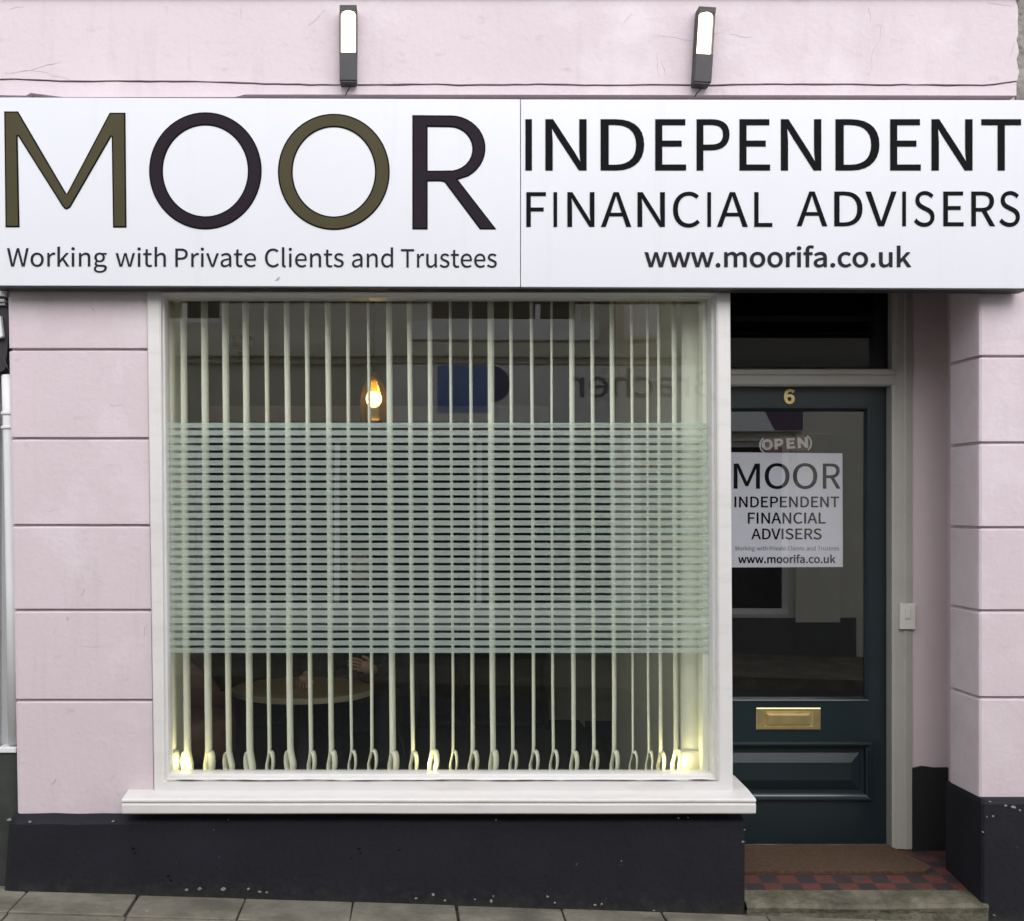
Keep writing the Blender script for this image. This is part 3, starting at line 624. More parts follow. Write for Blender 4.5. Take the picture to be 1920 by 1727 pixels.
# ---- shop window
W_out = [(276, 543), (1368, 543), (1373, 1484), (290, 1484)]
W_lip = [(302, 551), (1342, 551), (1346, 1463), (309, 1463)]
W_in = [(306, 556), (1336, 556), (1340, 1455), (314, 1455)]
def pl(pts, y): return [Vector((X(a), y, Z(b))) for a, b in pts]
bm = NB()
mid1 = [(299, 550), (1345, 550), (1349, 1464), (306, 1464)]
loops(bm, [pl(W_out, .13), pl(W_out, -.008), pl([(278, 545), (1366, 545), (1371, 1484), (292, 1484)], -.012), pl(mid1, -.012), pl(W_lip, -.006), pl(W_lip, .012), pl([(303, 553), (1340, 553), (1344, 1461), (311, 1461)], .022), pl([(305, 555), (1337, 555), (1341, 1457), (313, 1457)], .024), pl(W_in, .032), pl(W_in, .105)], True)
win = build('shop_window_frame', bm, M_white, shop, 'white painted timber frame of the big window')
WL[win] = WL[shop]
bm = NB(); loops(bm, [pl([(p[0] + dx, p[1] + dy) for p, dx, dy in zip(W_lip, (-1, 1, 1, -1), (-1, -1, 1.5, 1.5))], -.0124 + .0001), pl(W_lip, -.0125 + .0001)], True)
bm.free()
bm = NB(); gx0, gx1, gz0, gz1 = X(303), X(1342), Z(1459), Z(552)
box(bm, gx0, gx1, .072, .078, gz0, gz1); build('glass_pane', bm, M_glass, win)
bm = NB(); n = 31; per = (1224.5 - 793) / 30.7
for i in range(n):
    a = 793 + i * per
    rr = 1.0185
    box(bm, X(312, rr), X(1334, rr), .0795, .0803, Z(a + per * .66, rr), Z(a, rr))
build('frosted_film', bm, M_film, win, 'frosted film of thin horizontal stripes across the middle of the pane')
# sill with its horn on the left and its return on the right
bm = NB(); yb = -0.10; rs = 1 + yb / DIST
sx0, sx1 = X(228, rs), X(1418, rs)
prof = [(.20, Z(1476)), (.012, Z(1480)), (yb + .012, Z(1497.5, rs)), (yb, Z(1500, rs)), (yb, Z(1504, rs)), (yb + .006, Z(1505.5, rs)), (yb + .006, Z(1508, rs)), (yb + .002, Z(1509.5, rs)), (yb + .003, Z(1525, rs)), (yb + .008, Z(1527.5, rs)), (.0, Z(1527.5, rs)), (.20, Z(1527.5, rs))]
cols = []
m_ = 60
for i in range(m_ + 1):
    x = sx0 + (sx1 - sx0) * i / m_
    wv = .0012 * noise.noise(Vector((x * 2.2, 5, 5)))
    cols.append([Vector((x, y, z + wv)) for y, z in prof])
loops(bm, cols, True, True, True)
build('window_sill', bm, M_white, win, 'white painted timber sill', bevel=0.0015, seg=1)
# joints where paint has cracked along the bead and sill
def crackline(bm, px0, px1, py, y, th, amp, seed, r):
    n = 70; up, dn = [], []
    for i in range(n + 1):
        px = px0 + (px1 - px0) * i / n; v = noise.noise(Vector((px / 37, seed, 2))); t2 = max(.12, .55 + v * 1.3) * th
        zc = Z(py + amp * noise.noise(Vector((px / 90, seed, 4))), r)
        up.append((X(px, r), zc + t2 / 2)); dn.append((X(px, r), zc - t2 / 2))
    prism(bm, up + dn[::-1], y, y + .004)
bm = NB(); crackline(bm, 312, 1347, 1463.2, -.0150, .0050, 1.2, 3, .997); build('cracked_joint', bm, M_dirt, win)
bm = NB(); crackline(bm, 300, 1368, 546.5, -.0145, .0035, 1.0, 12, .997)
build('cracked_joint', bm, M_dirt, win)
# walls, floor and ceiling of the room behind
bm = NB(); box(bm, 1.15, 1.195, .09, 2.05, .02, 3.15); build('side_wall', bm, M_cream, shop)
bm = NB(); box(bm, -1.06, -0.99, .106, .62, .02, 3.15); build('side_wall', bm, M_cream, shop)
bm = NB(); box(bm, -2.3, 2.6, 3.5, 3.62, .02, 3.15); build('back_wall', bm, M_room, shop)
bm = NB(); box(bm, -2.36, -2.3, .3, 3.62, .02, 3.15); box(bm, -2.3, -1.06, .3, .36, .02, 3.15); build('side_wall', bm, M_room, shop)
bm = NB(); box(bm, -2.36, 1.15, .13, 3.62, 0.0, .098); build('room_floor', bm, M_carpet, shop)
bm = NB(); box(bm, -2.36, 2.6, .2, 3.62, 3.15, 3.25); build('room_ceiling', bm, M_white, shop)
bm = NB(); box(bm, -1.05, 1.15, .05, .22, .1, Z(1458, 1.03)); box(bm, -1.0, 1.16, .106, .235, Z(1462, 1.03), Z(1456.5, 1.03)); build('window_board', bm, M_white, shop)
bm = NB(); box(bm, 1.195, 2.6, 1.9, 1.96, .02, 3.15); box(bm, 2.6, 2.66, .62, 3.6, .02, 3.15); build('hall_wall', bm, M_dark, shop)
bm = NB(); box(bm, 1.195, 2.6, .62, 3.6, 0, .09); build('hall_floor', bm, M_carpet, shop)

# ---- doorway
RD = 1.125; YD = (RD - 1) * DIST
rj = 1.11; yj = (rj - 1) * DIST
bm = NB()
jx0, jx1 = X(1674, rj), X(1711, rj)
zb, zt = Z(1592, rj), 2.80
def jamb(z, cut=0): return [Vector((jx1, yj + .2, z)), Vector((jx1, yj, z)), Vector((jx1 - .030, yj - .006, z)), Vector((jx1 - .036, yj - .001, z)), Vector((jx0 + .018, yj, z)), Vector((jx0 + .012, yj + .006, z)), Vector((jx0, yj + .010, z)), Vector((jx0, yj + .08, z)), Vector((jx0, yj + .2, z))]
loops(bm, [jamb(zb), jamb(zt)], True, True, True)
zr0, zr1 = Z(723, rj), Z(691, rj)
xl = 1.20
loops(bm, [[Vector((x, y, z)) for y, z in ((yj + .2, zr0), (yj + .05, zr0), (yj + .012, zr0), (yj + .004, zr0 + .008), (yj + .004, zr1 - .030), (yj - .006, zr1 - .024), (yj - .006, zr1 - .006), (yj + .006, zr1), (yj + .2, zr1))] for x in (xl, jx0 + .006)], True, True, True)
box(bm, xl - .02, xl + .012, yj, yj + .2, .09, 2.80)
dfr = build('door_frame', bm, mat('shaded_white_paint', (0.345, 0.33, 0.30), .45, .05, 5, .15, 40), shop, 'white painted door frame with a bar below the fanlight')  # white paint greyed down: the doorway's shade is put into its colour
WL[dfr] = WL[shop]
bm = NB(); box(bm, xl, jx0 + .01, yj + .05, yj + .056, zr1 - .005, 2.80); build('fanlight', bm, glassy('fanlight_glass', 0.03, (.35, .36, .36)), dfr)
# door leaf
dx0, dx1 = 1.213, X(1673, RD)
dz0, dz1 = Z(1582, RD), Z(724, RD)
gx0, gx1, gz0, gz1 = 1.213 + .10, X(1628, RD), Z(1313, RD), Z(766, RD)
px0, px1, pz0, pz1 = 1.213 + .09, X(1634, RD), Z(1501, RD), Z(1391, RD)
bm = NB()
wall_holes(bm, dx0, dx1, dz0, dz1, [(gx0, gx1, gz0, gz1), (px0 + .02, px1 - .02, pz0 + .02, pz1 - .02)], YD, YD + .045)
door = build('door', bm, M_door, shop, 'dark teal panelled door with a tall glass pane')
WL[door] = WL[shop]
bm = NB(); loops(bm, [rect(gx0 - .004, gx1 + .004, gz0 - .004, gz1 + .004, YD - .001), rect(gx0 - .002, gx1 + .002, gz0 - .002, gz1 + .002, YD - .006), rect(gx0 + .004, gx1 - .004, gz0 + .004, gz1 - .004, YD - .004), rect(gx0 + .012, gx1 - .012, gz0 + .012, gz1 - .012, YD + .012), rect(gx0 + .012, gx1 - .012, gz0 + .012, gz1 - .012, YD + .016)], True)
build('glazing_bead', bm, M_door, door)
bm = NB(); box(bm, gx0, gx1, YD + .016, YD + .021, gz0, gz1); build('glass_pane', bm, M_doorglass, door)
def rin(i, y): return rect(px0 + i, px1 - i, pz0 + i, pz1 - i, y)
bm = NB(); loops(bm, [rin(0, YD - .001), rin(.001, YD - .012), rin(.006, YD - .017), rin(.012, YD - .017), rin(.020, YD - .008), rin(.026, YD - .004), rin(.030, YD + .010), rin(.042, YD + .010)], True)
build('panel_moulding', bm, M_door, door)
bm = NB(); loops(bm, [rin(.040, YD + .012), rin(.046, YD + .012), rin(.049, YD + .008), rin(.086, YD - .004), rin(.089, YD - .005)], True, False, True); build('raised_panel', bm, M_door, door)
bm = NB()
def rl(x0, x1, y0, y1, r, d): return rect(X(x0, r), X(x1, r), Z(y1, r), Z(y0, r), YD - d)
rL = RD - .003
loops(bm, [rl(1419, 1540, 1328, 1369, rL, .0005), rl(1419, 1540, 1328, 1369, rL, .005), rl(1420.5, 1538.5, 1329.5, 1367.5, rL, .007), rl(1434, 1525, 1335, 1363, rL, .0072), rl(1436, 1523, 1336.5, 1361.5, rL, .003), rl(1437.5, 1521.5, 1338, 1360, rL, .003), rl(1439, 1520, 1339, 1359, rL, .008), rl(1443, 1516, 1342, 1356, rL, .0095)], True, False, True)
build('letter_plate', bm, M_brass, door)
bm = curve_mesh(set_word('6', 1470.5, 1488, 756, 731.5, RD), .006, .0030, YD - .0005); build('door_number', bm, M_brass, door)
# ------------------------------------------------------------------ doorstep
step = empty('doorstep', (1.75, -.05, -.02), 'worn stone doorstep with a band of red and black tiles in the recess', 'step')
sL, sR = 1.2815, 2.205
zlip, zst, ztl, zmt = Z(1695, .989), Z(1671, 1.013), Z(1637, 1.047), Z(1586, 1.122)
bm = NB(); rows = []; n = 46
for i in range(n + 1):
    x = sL + (sR - sL) * i / n
    k = lambda s, a: a * noise.noise(Vector((x * 6, s, 1))) + a * .6 * noise.noise(Vector((x * 19, s, 4)))
    wear = -.006 * math.exp(-((x - 1.72) / .25) ** 2)
    yl = -.052 if x < 2.19 else -.05
    rows.append([Vector((x, yl + k(1, .004), -.14)), Vector((x, yl + k(2, .005), zlip - .035)), Vector((x, yl - .006 + k(3, .005), zlip - .012 + wear)), Vector((x, yl + .006 + k(4, .005), zlip + wear + k(9, .002))), Vector((x, yl + .04, zlip + .005 + wear)), Vector((x, .068 + k(5, .004), zst + .001)), Vector((x, .068, zst - .03))])
loops(bm, rows, False)
build('stone_slab', bm, M_stone, step)
bm = NB(); loops(bm, [[Vector((x, .066, zst - .001)), Vector((x, .14, (zst + ztl) / 2 - .001)), Vector((x, .235, ztl)), Vector((x, .56, zmt - .002)), Vector((x, .60, zmt - .002))] for x in (sL - .03, 1.5, 1.8, 2.0, 2.147, 2.3)], False)
build('tile_band', bm, M_tile, step)
bm = NB(); box(bm, 1.20, 2.07, YD - .03, YD + .06, .03, zmt + .004); build('threshold', bm, M_stone, step, bevel=.003)
bm = NB()
mx1 = X(1742, 1.047)
y0m, y1m = .205, YD - .032
pts = [(1.286, y0m), (X(1735, 1.045), y0m), (X(1745, 1.06), y0m + .05), (2.085, y1m - .10), (2.06, y1m), (1.286, y1m)]
zf = lambda y: ztl + (zmt - ztl) * (y - .21) / .35
loops(bm, [[Vector((x, y, zf(y) - .002)) for x, y in pts], [Vector((x, y, zf(y) + .010)) for x, y in pts], [Vector((x + (.006 if x < 1.5 else -.006), y + (.006 if y < .3 else -.006), zf(y) + .012)) for x, y in pts]], True, True, True)
tag(build('door_mat', bm, M_mat), 'brown coir door mat lying in front of the teal door', 'door mat')

# ------------------------------------------------------------------ fascia sign
RS = 0.978; YS = (RS - 1) * DIST
sign = empty('fascia_sign', (.39, YS, Z(541, RS)), 'long white shop sign of two panels with olive and dark lettering above the window', 'sign')
bm = NB(); prism(bm, [(X(-14, RS), Z(535.6, RS)), (X(975.3, RS), Z(538.2, RS)), (X(975.3, RS), Z(186.2, RS)), (X(-14, RS), Z(182.5, RS))], YS, YS + .085)
pa = build('sign_panel', bm, M_sign, sign, 'left panel with four very large letters', bevel=.002)
bm = NB(); prism(bm, [(X(976.6, RS), Z(538.2, RS)), (X(1930, RS), Z(541, RS)), (X(1930, RS), Z(187.5, RS)), (X(976.6, RS), Z(186.2, RS))], YS + .001, YS + .085)
pb = build('sign_panel', bm, M_sign, sign, 'right panel with three lines of dark lettering', bevel=.002)
bm = NB(); box(bm, X(-14, RS), X(1930, RS), YS + .085, -.002, Z(533, RS), Z(520, RS)); box(bm, X(-14, RS), X(1930, RS), YS + .085, -.002, Z(215, RS), Z(200, RS)); build('batten', bm, M_dirt, sign)
bm = NB(); prism(bm, [(X(-14, RS), Z(538.0, RS)), (X(1930, RS), Z(543.2, RS)), (X(1930, RS), Z(541.3, RS)), (X(975, RS), Z(538.6, RS)), (X(-14, RS), Z(536.0, RS))], YS + .004, YS + .085); build('underside_shade', bm, M_lampdark, sign)  # black strip painting the shade on the sign's underside, no real trim
zz = lambda L: [(x / 2, y / 2) for x, y in L]
m_pts = zz([(17, 419), (68, 419)] + [(240, 712), (250, 729), (260, 712)] + [(412, 424), (470, 424), (474, 853), (425, 853), (420, 508)] + [(272, 764), (264, 778), (252, 785), (243, 783), (234, 772)] + [(66, 506), (73, 852), (22, 852)])
r_out = [(1547, 433), (1680, 434)] + arc(1690, 556, 130, 122, -90, 60, 16) + [(1735, 668), (1716, 674), (1860, 860), (1800, 860), (1668, 684), (1655, 680), (1603, 680), (1603, 860), (1547, 860)]
r_in = [(1603, 476), (1680, 477)] + arc(1686, 559, 86, 82, -90, 82, 14) + [(1660, 641), (1603, 641)]
let = [('M', [m_pts], M_olive), ('O', [ell(385.2, 320.6, 105.2, 109.5), ell(385.2, 320.6, 80.0, 85.5)[::-1]], M_plum), ('O', [ell(626, 322.5, 104.5, 108.6), ell(626, 322.5, 77.5, 84)[::-1]], M_olive), ('R', [zz(r_out), zz(r_in)], M_plum)]
for nm, polys, mt in let:
    sp = [poly_spl(p, RS) for p in polys]
    ed = build('letter', curve_mesh(sp, .0015, .0008, YS - .0002), M_edge, pa, 'big %s with %s face and near black edge' % ({'M': 'letter M', 'O': 'round letter O', 'R': 'letter R'}[nm], 'olive' if mt is M_olive else 'dark plum'), weld=False, recalc=False)
    bm = curve_mesh(sp, .0015, -.0048, YS - .0018)
    bm.verts.ensure_lookup_table()
    off = WL[ed]
    mesh2 = bpy.data.meshes.new('t'); bmesh.ops.translate(bm, verts=bm.verts, vec=-off); bm.to_mesh(mesh2); bm.free()
    # join the coloured face into the same letter (second material slot)
    bj = NB(); bj.from_mesh(ed.data); k0 = len(bj.faces); bj.from_mesh(mesh2); bj.faces.ensure_lookup_table()
    for f in bj.faces[k0:]: f.material_index = 1
    bj.to_mesh(ed.data); bj.free(); bpy.data.meshes.remove(mesh2); ed.data.materials.append(mt)
w1 = [('Working', 13.5, 200.5), ('with', 217, 311), ('Private', 329, 480), ('Clients', 497, 644.5), ('and', 660, 737), ('Trustees', 752, 931.5)]
sp = []
for i, (s_, a, b) in enumerate(w1): sp += set_word(s_, a, b, 499.6 + i * .35, 465.6 + i * .35, RS)
build('lettering', curve_mesh(sp, .002, .0002, YS - .0002), M_ink, pa, weld=False, recalc=False)
lw = lambda L: [(960 + a / 2, 960 + b / 2) for a, b in L]
sp = set_word('INDEPENDENT', 0, 0, 319.3, 224, RS, lw([(51, 74), (126, 279), (333, 495), (538, 652), (693, 815), (854, 967), (1009, 1159), (1214, 1377), (1419, 1532), (1574, 1726), (1761, 1908)]))
build('lettering', curve_mesh(sp, .002, .0008, YS - .0002 + .001), M_edge, pb, weld=False, recalc=False)
sp = set_word('FINANCIAL', 0, 0, 425.3, 360.5, RS, lw([(54, 127), (156, 169), (208, 309), (334, 447), (471, 573), (604, 704), (733, 746), (769, 884), (909, 976)])) + \
     set_word('ADVISERS', 0, 0, 424, 359.3, RS, lw([(1068, 1182), (1209, 1314), (1326, 1442), (1464, 1477), (1508, 1584), (1618, 1693), (1723, 1811), (1828, 1904)]))
build('lettering', curve_mesh(sp, .002, .0003, YS - .0002 + .001), M_edge, pb, weld=False, recalc=False)
sp = set_word('www.moorifa.co.uk', 1209.5, 1707, 500, 464.5, RS)
build('lettering', curve_mesh(sp, .002, .0018, YS - .0002 + .001), M_ink, pb, weld=False, recalc=False)
bm = NB()
for px, py, sz in ((521, 524, .006), (524, 521, .004), (517, 526, .003)):
    n = 7; prism(bm, [(X(px, RS) + sz * rnd.uniform(.4, 1.2) * math.cos(k * 2 * math.pi / n), Z(py, RS) + sz * rnd.uniform(.4, 1.2) * math.sin(k * 2 * math.pi / n)) for k in range(n)], YS - .001, YS + .001)
build('scuff_mark', bm, M_signedge, pa)

# ------------------------------------------------------------------ lamps on the frieze
def wall_lamp(loc):
    root = empty('wall_lamp', loc, 'x', 'wall lamp', 'lit lamps on the pink frieze')
    w_, h_, d_ = 31.5 / S, 139 / S, .062
    o = Vector(loc); x0, x1 = o.x - w_ / 2, o.x + w_ / 2; z0 = o.z; yf = o.y - d_
    zd0, zd1, zc = z0 + 52 / S, z0 + 131 / S, z0 + h_
    bm = NB(); box(bm, x0, x1, yf, o.y - .004, z0, zd0 - .001); box(bm, x0, x1, yf + .002, o.y - .004, zd1 - .006, zc); box(bm, x0 - .001, x0 + .004, yf + .010, o.y - .004, zd0 - .001, zd1 - .006); box(bm, x1 - .004, x1 + .001, yf + .010, o.y - .004, zd0 - .001, zd1 - .006); box(bm, x0 + .004, x1 - .004, o.y - .014, o.y - .004, zd0 - .001, zd1 - .006)
    build('housing', bm, M_lampbody, root, bevel=.0012, seg=1, weld=False)
    bm = NB()
    def sec(z, s): return [Vector((o.x + (w_ / 2 - .0045) * s * math.cos(a) if abs(math.cos(a)) < .99 else o.x + (w_ / 2 - .0045) * s * math.cos(a), min(o.y - .016, (o.y - d_ * .42) + d_ * .62 * s * math.sin(a)), z)) for a in [math.pi + math.pi * k / 14 for k in range(15)]]
    loops(bm, [sec(zd0 - .002, .90), sec(zd0 + .004, .98), sec(zd0 + .014, 1), sec(zd1 - .018, 1), sec(zd1 - .008, .97), sec(zd1 - .004, .88)], True, True, True)
    build('diffuser', bm, M_diff, root, smooth=True)
    bm = NB(); box(bm, o.x - w_ * .46, o.x + w_ * .44, yf + .004, o.y - .002, z0 - .006, z0 - .0002); build('end_cap', bm, M_lampdark, root)
    bm = NB(); tube(bm, [(o.x + .008, o.y - .02, z0 - .004), (o.x + .002, o.y - .012, z0 - .014), (o.x - .008, o.y - .006, z0 - .026), (o.x - .014, o.y + .004, z0 - .036)], .0022, 8); build('cable', bm, M_cable, root)
    return root
L1 = wall_lamp((X(653.5, .99), -.016, Z(156, .99)))
L1['label'] = 'lit wall lamp above the word MOOR, upright with a glowing white diffuser'
L2 = copy_thing(L1, (X(1314, .99), -.016, Z(159, .99)), R(3.6))
L2['label'] = 'lit wall lamp above the word INDEPENDENT, leaning slightly to the right'

# ------------------------------------------------------------------ on and in the door
rP = RD + .0275 / DIST; yP = (rP - 1) * DIST
poster = empty('door_poster', (X(1476, rP), yP, Z(1064, rP)), 'white paper notice with dark lettering stuck on the door glass', 'poster')
bm = NB()
LLp = []
for y in (yP, yP + .0012): LLp.append([Vector((X(a, rP), y, Z(b, rP))) for a, b in ((1364, 848), (1579.5, 850), (1580.5, 1063), (1364, 1064))])
loops(bm, LLp, True, True, True); ps = build('sheet', bm, M_paper, poster)
yq = yP - .0002
sp = set_word('MOOR', 0, 0, 916, 869.5, rP, [(1376, 1424.5), (1434, 1480), (1487, 1532), (1543, 1575.5)])
build('lettering', curve_mesh(sp, .0008, .0008, yq), M_edge, ps, weld=False, recalc=False)
for sp in (set_word('INDEPENDENT', 1377.5, 1573, 951, 931.5, rP), set_word('FINANCIAL', 1402.5, 1547.5, 981.5, 961.5, rP), set_word('ADVISERS', 1409, 1540, 1011, 991.5, rP)):
    build('lettering', curve_mesh(sp, .0008, .0010, yq), M_edge, ps, weld=False, recalc=False)
sp = []
for s_, a, b in (('Working', 1378, 1415), ('with', 1419, 1439), ('Private', 1443, 1473), ('Clients', 1477, 1508), ('and', 1512, 1529), ('Trustees', 1533, 1573)): sp += set_word(s_, a, b, 1032, 1024.5, rP)
build('lettering', curve_mesh(sp, .0008, 0, yq), mat('grey_print', (.12, .12, .14), .6, .05), ps, weld=False, recalc=False)
sp = set_word('www.moorifa.co.uk', 1384.5, 1566, 1055.5, 1041.5, rP)
build('lettering', curve_mesh(sp, .0008, .0012, yq), M_edge, ps, weld=False, recalc=False)
op = empty('open_sign', (X(1472, rP), yP, Z(850, rP)), 'small maroon OPEN sign with rounded pale ends hung a little crooked on the door glass', 'sign')
ca, sa = math.cos(R(3.2)), math.sin(R(3.2))
def rot2(L): return [(1472 + (x - 1472) * ca + (y - 833) * sa, 833 - (x - 1472) * sa + (y - 833) * ca) for x, y in L]
def xz(L): return [(X(a, rP), Z(b, rP)) for a, b in L]
bm = NB()
prism(bm, xz(rot2([(1440, 819), (1506, 819)] + arc(1505, 833, 13, 14, -90, 90, 8) + [(1440, 847)] + arc(1440, 833, 13, 14, 90, 270, 8))), yP - .003, yP)
bp_ = build('plate', bm, M_maroon, op)
for cx, a0 in ((1441, 125), (1504, -55)):
    bm = NB(); o1 = arc(cx, 833, 18, 17.5, a0, a0 + 110, 10); i1 = arc(cx, 833, 15.2, 15.2, a0 + 110, a0, 10)
    prism(bm, xz(rot2(o1 + i1)), yP - .0042, yP - .0032)
    build('border', bm, M_openw, bp_, weld=False)
sp = set_word('OPEN', 0, 0, 840.5, 823.5, rP, [(1429, 1447), (1453, 1467), (1475.5, 1489), (1496.5, 1513)])
bm = curve_mesh(sp, .001, .0032, yP - .0033)
cxw, czw = X(1472, rP), Z(833, rP)
for v in bm.verts:
    dx_, dz_ = v.co.x - cxw, v.co.z - czw; v.co.x = cxw + dx_ * ca - dz_ * sa; v.co.z = czw + dx_ * sa + dz_ * ca
build('lettering', bm, M_openw, bp_, weld=False, recalc=False)
bell = empty('door_bell', (X(1702, 1.107), .488, Z(1180, 1.107)), 'white plastic door bell push on the frame right of the door', 'door bell')
def br(x0, x1, y0, y1, y): return rect(X(x0, 1.107), X(x1, 1.107), Z(y1, 1.107), Z(y0, 1.107), y)
bm = NB(); loops(bm, [br(1687, 1716.5, 1132, 1180, .500), br(1687, 1716.5, 1132, 1180, .480), br(1688, 1715.5, 1133, 1179, .478)], True, False, True); b1 = build('backplate', bm, M_plastic, bell)
bm = NB(); loops(bm, [br(1697, 1706, 1142, 1160, .478), br(1697, 1706, 1142, 1160, .474), br(1698, 1705, 1143, 1159, .473)], True, False, True); build('push_button', bm, M_plastic, bell)

# ------------------------------------------------------------------ vertical blind
blind = empty('vertical_blind', (.1, .19, Z(1452, 1.045)), 'cream vertical blind with its slats turned edge-on behind the glass', 'blind')
bm = NB(); box(bm, -.985, 1.145, .13, .17, Z(553, 1.04) + .03, Z(553, 1.04) + .07); build('headrail', bm, M_plastic, blind)
slats = [(319, 344, 15), (344, 352, 12.5), (383, 392, 13), (422, 430, 11.5), (460, 469, 12), (499, 506, 7.5), (537, 545, 11), (575, 584, 8), (614, 622, 10), (652, 660, 6), (690, 698, 5.5), (729, 737, 11), (767, 775, 8), (806, 812, 9), (844, 850, 5), (882, 887, 6.5), (920, 925, 11), (958, 962, 6), (996, 1001, 6), (1034, 1038, 4.5), (1072, 1076, 8.5), (1110, 1114, 6.5), (1147, 1152, 8), (1184, 1187, 4.5), (1214, 1217, 4.5), (1235, 1239, 6), (1264, 1268, 9), (1299, 1297, 42)]
ZT = Z(553, 1.04) + .031
for i, (pt, pb_, wp) in enumerate(slats):
    WS = .089 if i == len(slats) - 1 else .044
    yc = .148 + (.012 if i == len(slats) - 1 else 0); rc = 1 + yc / DIST
    xt, xb_ = X(pt, rc), X(pb_, rc)
    pyb = 1450 + rnd.uniform(-2, 2); z0 = Z(pyb, rc)
    if i == 0: xb_ = X(325, rc)
    beta = math.asin(min(.97, wp * rc / S / WS))
    last = i == len(slats) - 1
    ray = math.atan2((xt + xb_) / 2, DIST + yc)
    th = ray + beta                                   # heading of the slat's width, from +y towards +x
    d = Vector((math.sin(th), math.cos(th), 0)); u = Vector((math.cos(th), -math.sin(th), 0))
    lw_ = rnd.uniform(.85, 1.15); flip = -1 if i in (1, 3, 4, 6) else 1
    # cross-section (offset along u, z): straight down, round the weight pocket and back up to the seam
    tw = 0 if last else rnd.uniform(-.07, .07); prof = [(0, ZT), (rnd.uniform(-.002, .002), (ZT + z0) / 2 + .3), (rnd.uniform(-.002, .002), z0 + .35), (0, z0 + .105)]
    pocket = [(-.001, .088), (-.006, .062), (-.0125, .036), (-.0125, .016), (-.007, .003), (.000, 0), (.008, .006), (.0145, .024), (.0165, .046), (.0155, .068), (.011, .084), (.004, .091), (.0015, .082)]
    prof += [(a * lw_ * flip, z0 + b * (1 + .1 * (lw_ - 1))) for a, b in pocket]
    LL = []
    for k, (a, z) in enumerate(prof):
        f = (ZT - z) / (ZT - z0); x = xt + (xb_ - xt) * min(1, f)
        base = Vector((x, yc, z)) + u * a
        th2 = th + tw * (1 - 2 * min(1, f)); d2 = Vector((math.sin(th2), math.cos(th2), 0))
        LL.append((base - d2 * WS / 2, base + d2 * WS / 2))
    bm = NB(); T = .0011
    A = [[p, q] for p, q in LL]
    grid = [[bm.verts.new(p.lerp(q, t_)) for t_ in (0, .5, 1)] for p, q in LL]
    # slats are very slightly dished
    for g in grid[:5]: g[1].co += u * .0015
    for g0, g1 in zip(grid, grid[1:]):
        for k in range(2): bm.faces.new((g0[k], g0[k + 1], g1[k + 1], g1[k]))
    s_o = build('slat', bm, M_blind, blind, 'wide slat turned flat to the glass' if last else None, smooth=True, weld=False)
    so_ = s_o.modifiers.new('thickness', 'SOLIDIFY'); so_.thickness = T; so_.offset = 0

# ------------------------------------------------------------------ little uplights on the window board
def uplight(px, first=None, label=None):
    rc = 1 + .106 / DIST; loc = Vector((X(px, rc), .106, Z(1457.5, 1.03) + .001))
    if first is not None:
        r = copy_thing(first, loc); r['label'] = label
    else:
        r = empty('uplight', loc, label, 'spotlight', 'small uplights along the window board')
        bm = NB(); lathe(bm, [(.020, 0), (.024, .002), (.024, .010), (.021, .012)], loc, 20); build('body', bm, M_plastic, r, smooth=False)
        bm = NB(); lathe(bm, [(.0205, .0122), (.019, .018), (.013, .022), (.004, .0235)], loc, 20); build('lens', bm, M_led, r, smooth=True)
        ld = bpy.data.lights.new('uplight_beam', 'SPOT'); ld.energy = 0.5; ld.spot_size = R(150); ld.spot_blend = .8; ld.color = (1, .88, .42); ld.shadow_soft_size = .008
        lo = bpy.data.objects.new('beam', ld); C.objects.link(lo); lo.parent = r; lo.location = (0, .0, .03); lo.rotation_euler = (R(180 - 20), 0, 0)
    return r
u1 = uplight(350, None, 'lit uplight on the window board at the left end, by the first slats')
uplight(816, u1, 'lit uplight on the window board near the middle of the window')
uplight(1268, u1, 'lit uplight on the window board at the right end beside the flat slat')

# ------------------------------------------------------------------ inside the room
rb = 1.33; yb_ = (rb - 1) * DIST
pc = Vector((X(701, rb), yb_, 0))
pend = empty('pendant_lamp', (pc.x, pc.y, 3.10), 'lit pendant lamp with a clear amber glass shade hanging behind the blind', 'pendant lamp')
bm = NB(); tube(bm, [(pc.x, pc.y, 3.14), (pc.x, pc.y, Z(700, rb))], .004, 8); lathe(bm, [(.05, 0), (.05, -.02), (.01, -.03)], (pc.x, pc.y, 3.148), 20); build('cord', bm, M_lampdark, pend)
bm = NB(); lathe(bm, [(.010, .0), (.014, -.012), (.019, -.020), (.020, -.085), (.017, -.10)], (pc.x, pc.y, Z(698, rb)), 20); build('lamp_holder', bm, M_brass, pend)
bm = NB(); zs = Z(805, rb)
lathe(bm, [(.072, .04), (.073, .07), (.072, .14), (.066, .20), (.044, .245), (.022, .27)], (pc.x, pc.y, zs), 32, cap=False)
sh = build('shade', bm, M_shade, pend, smooth=True); sm_ = sh.modifiers.new('thickness', 'SOLIDIFY'); sm_.thickness = .003
bm = NB(); bmesh.ops.create_uvsphere(bm, u_segments=20, v_segments=14, radius=.040); bmesh.ops.translate(bm, verts=bm.verts, vec=(pc.x, pc.y, Z(748, rb))); build('bulb', bm, M_bulb, pend, smooth=True)
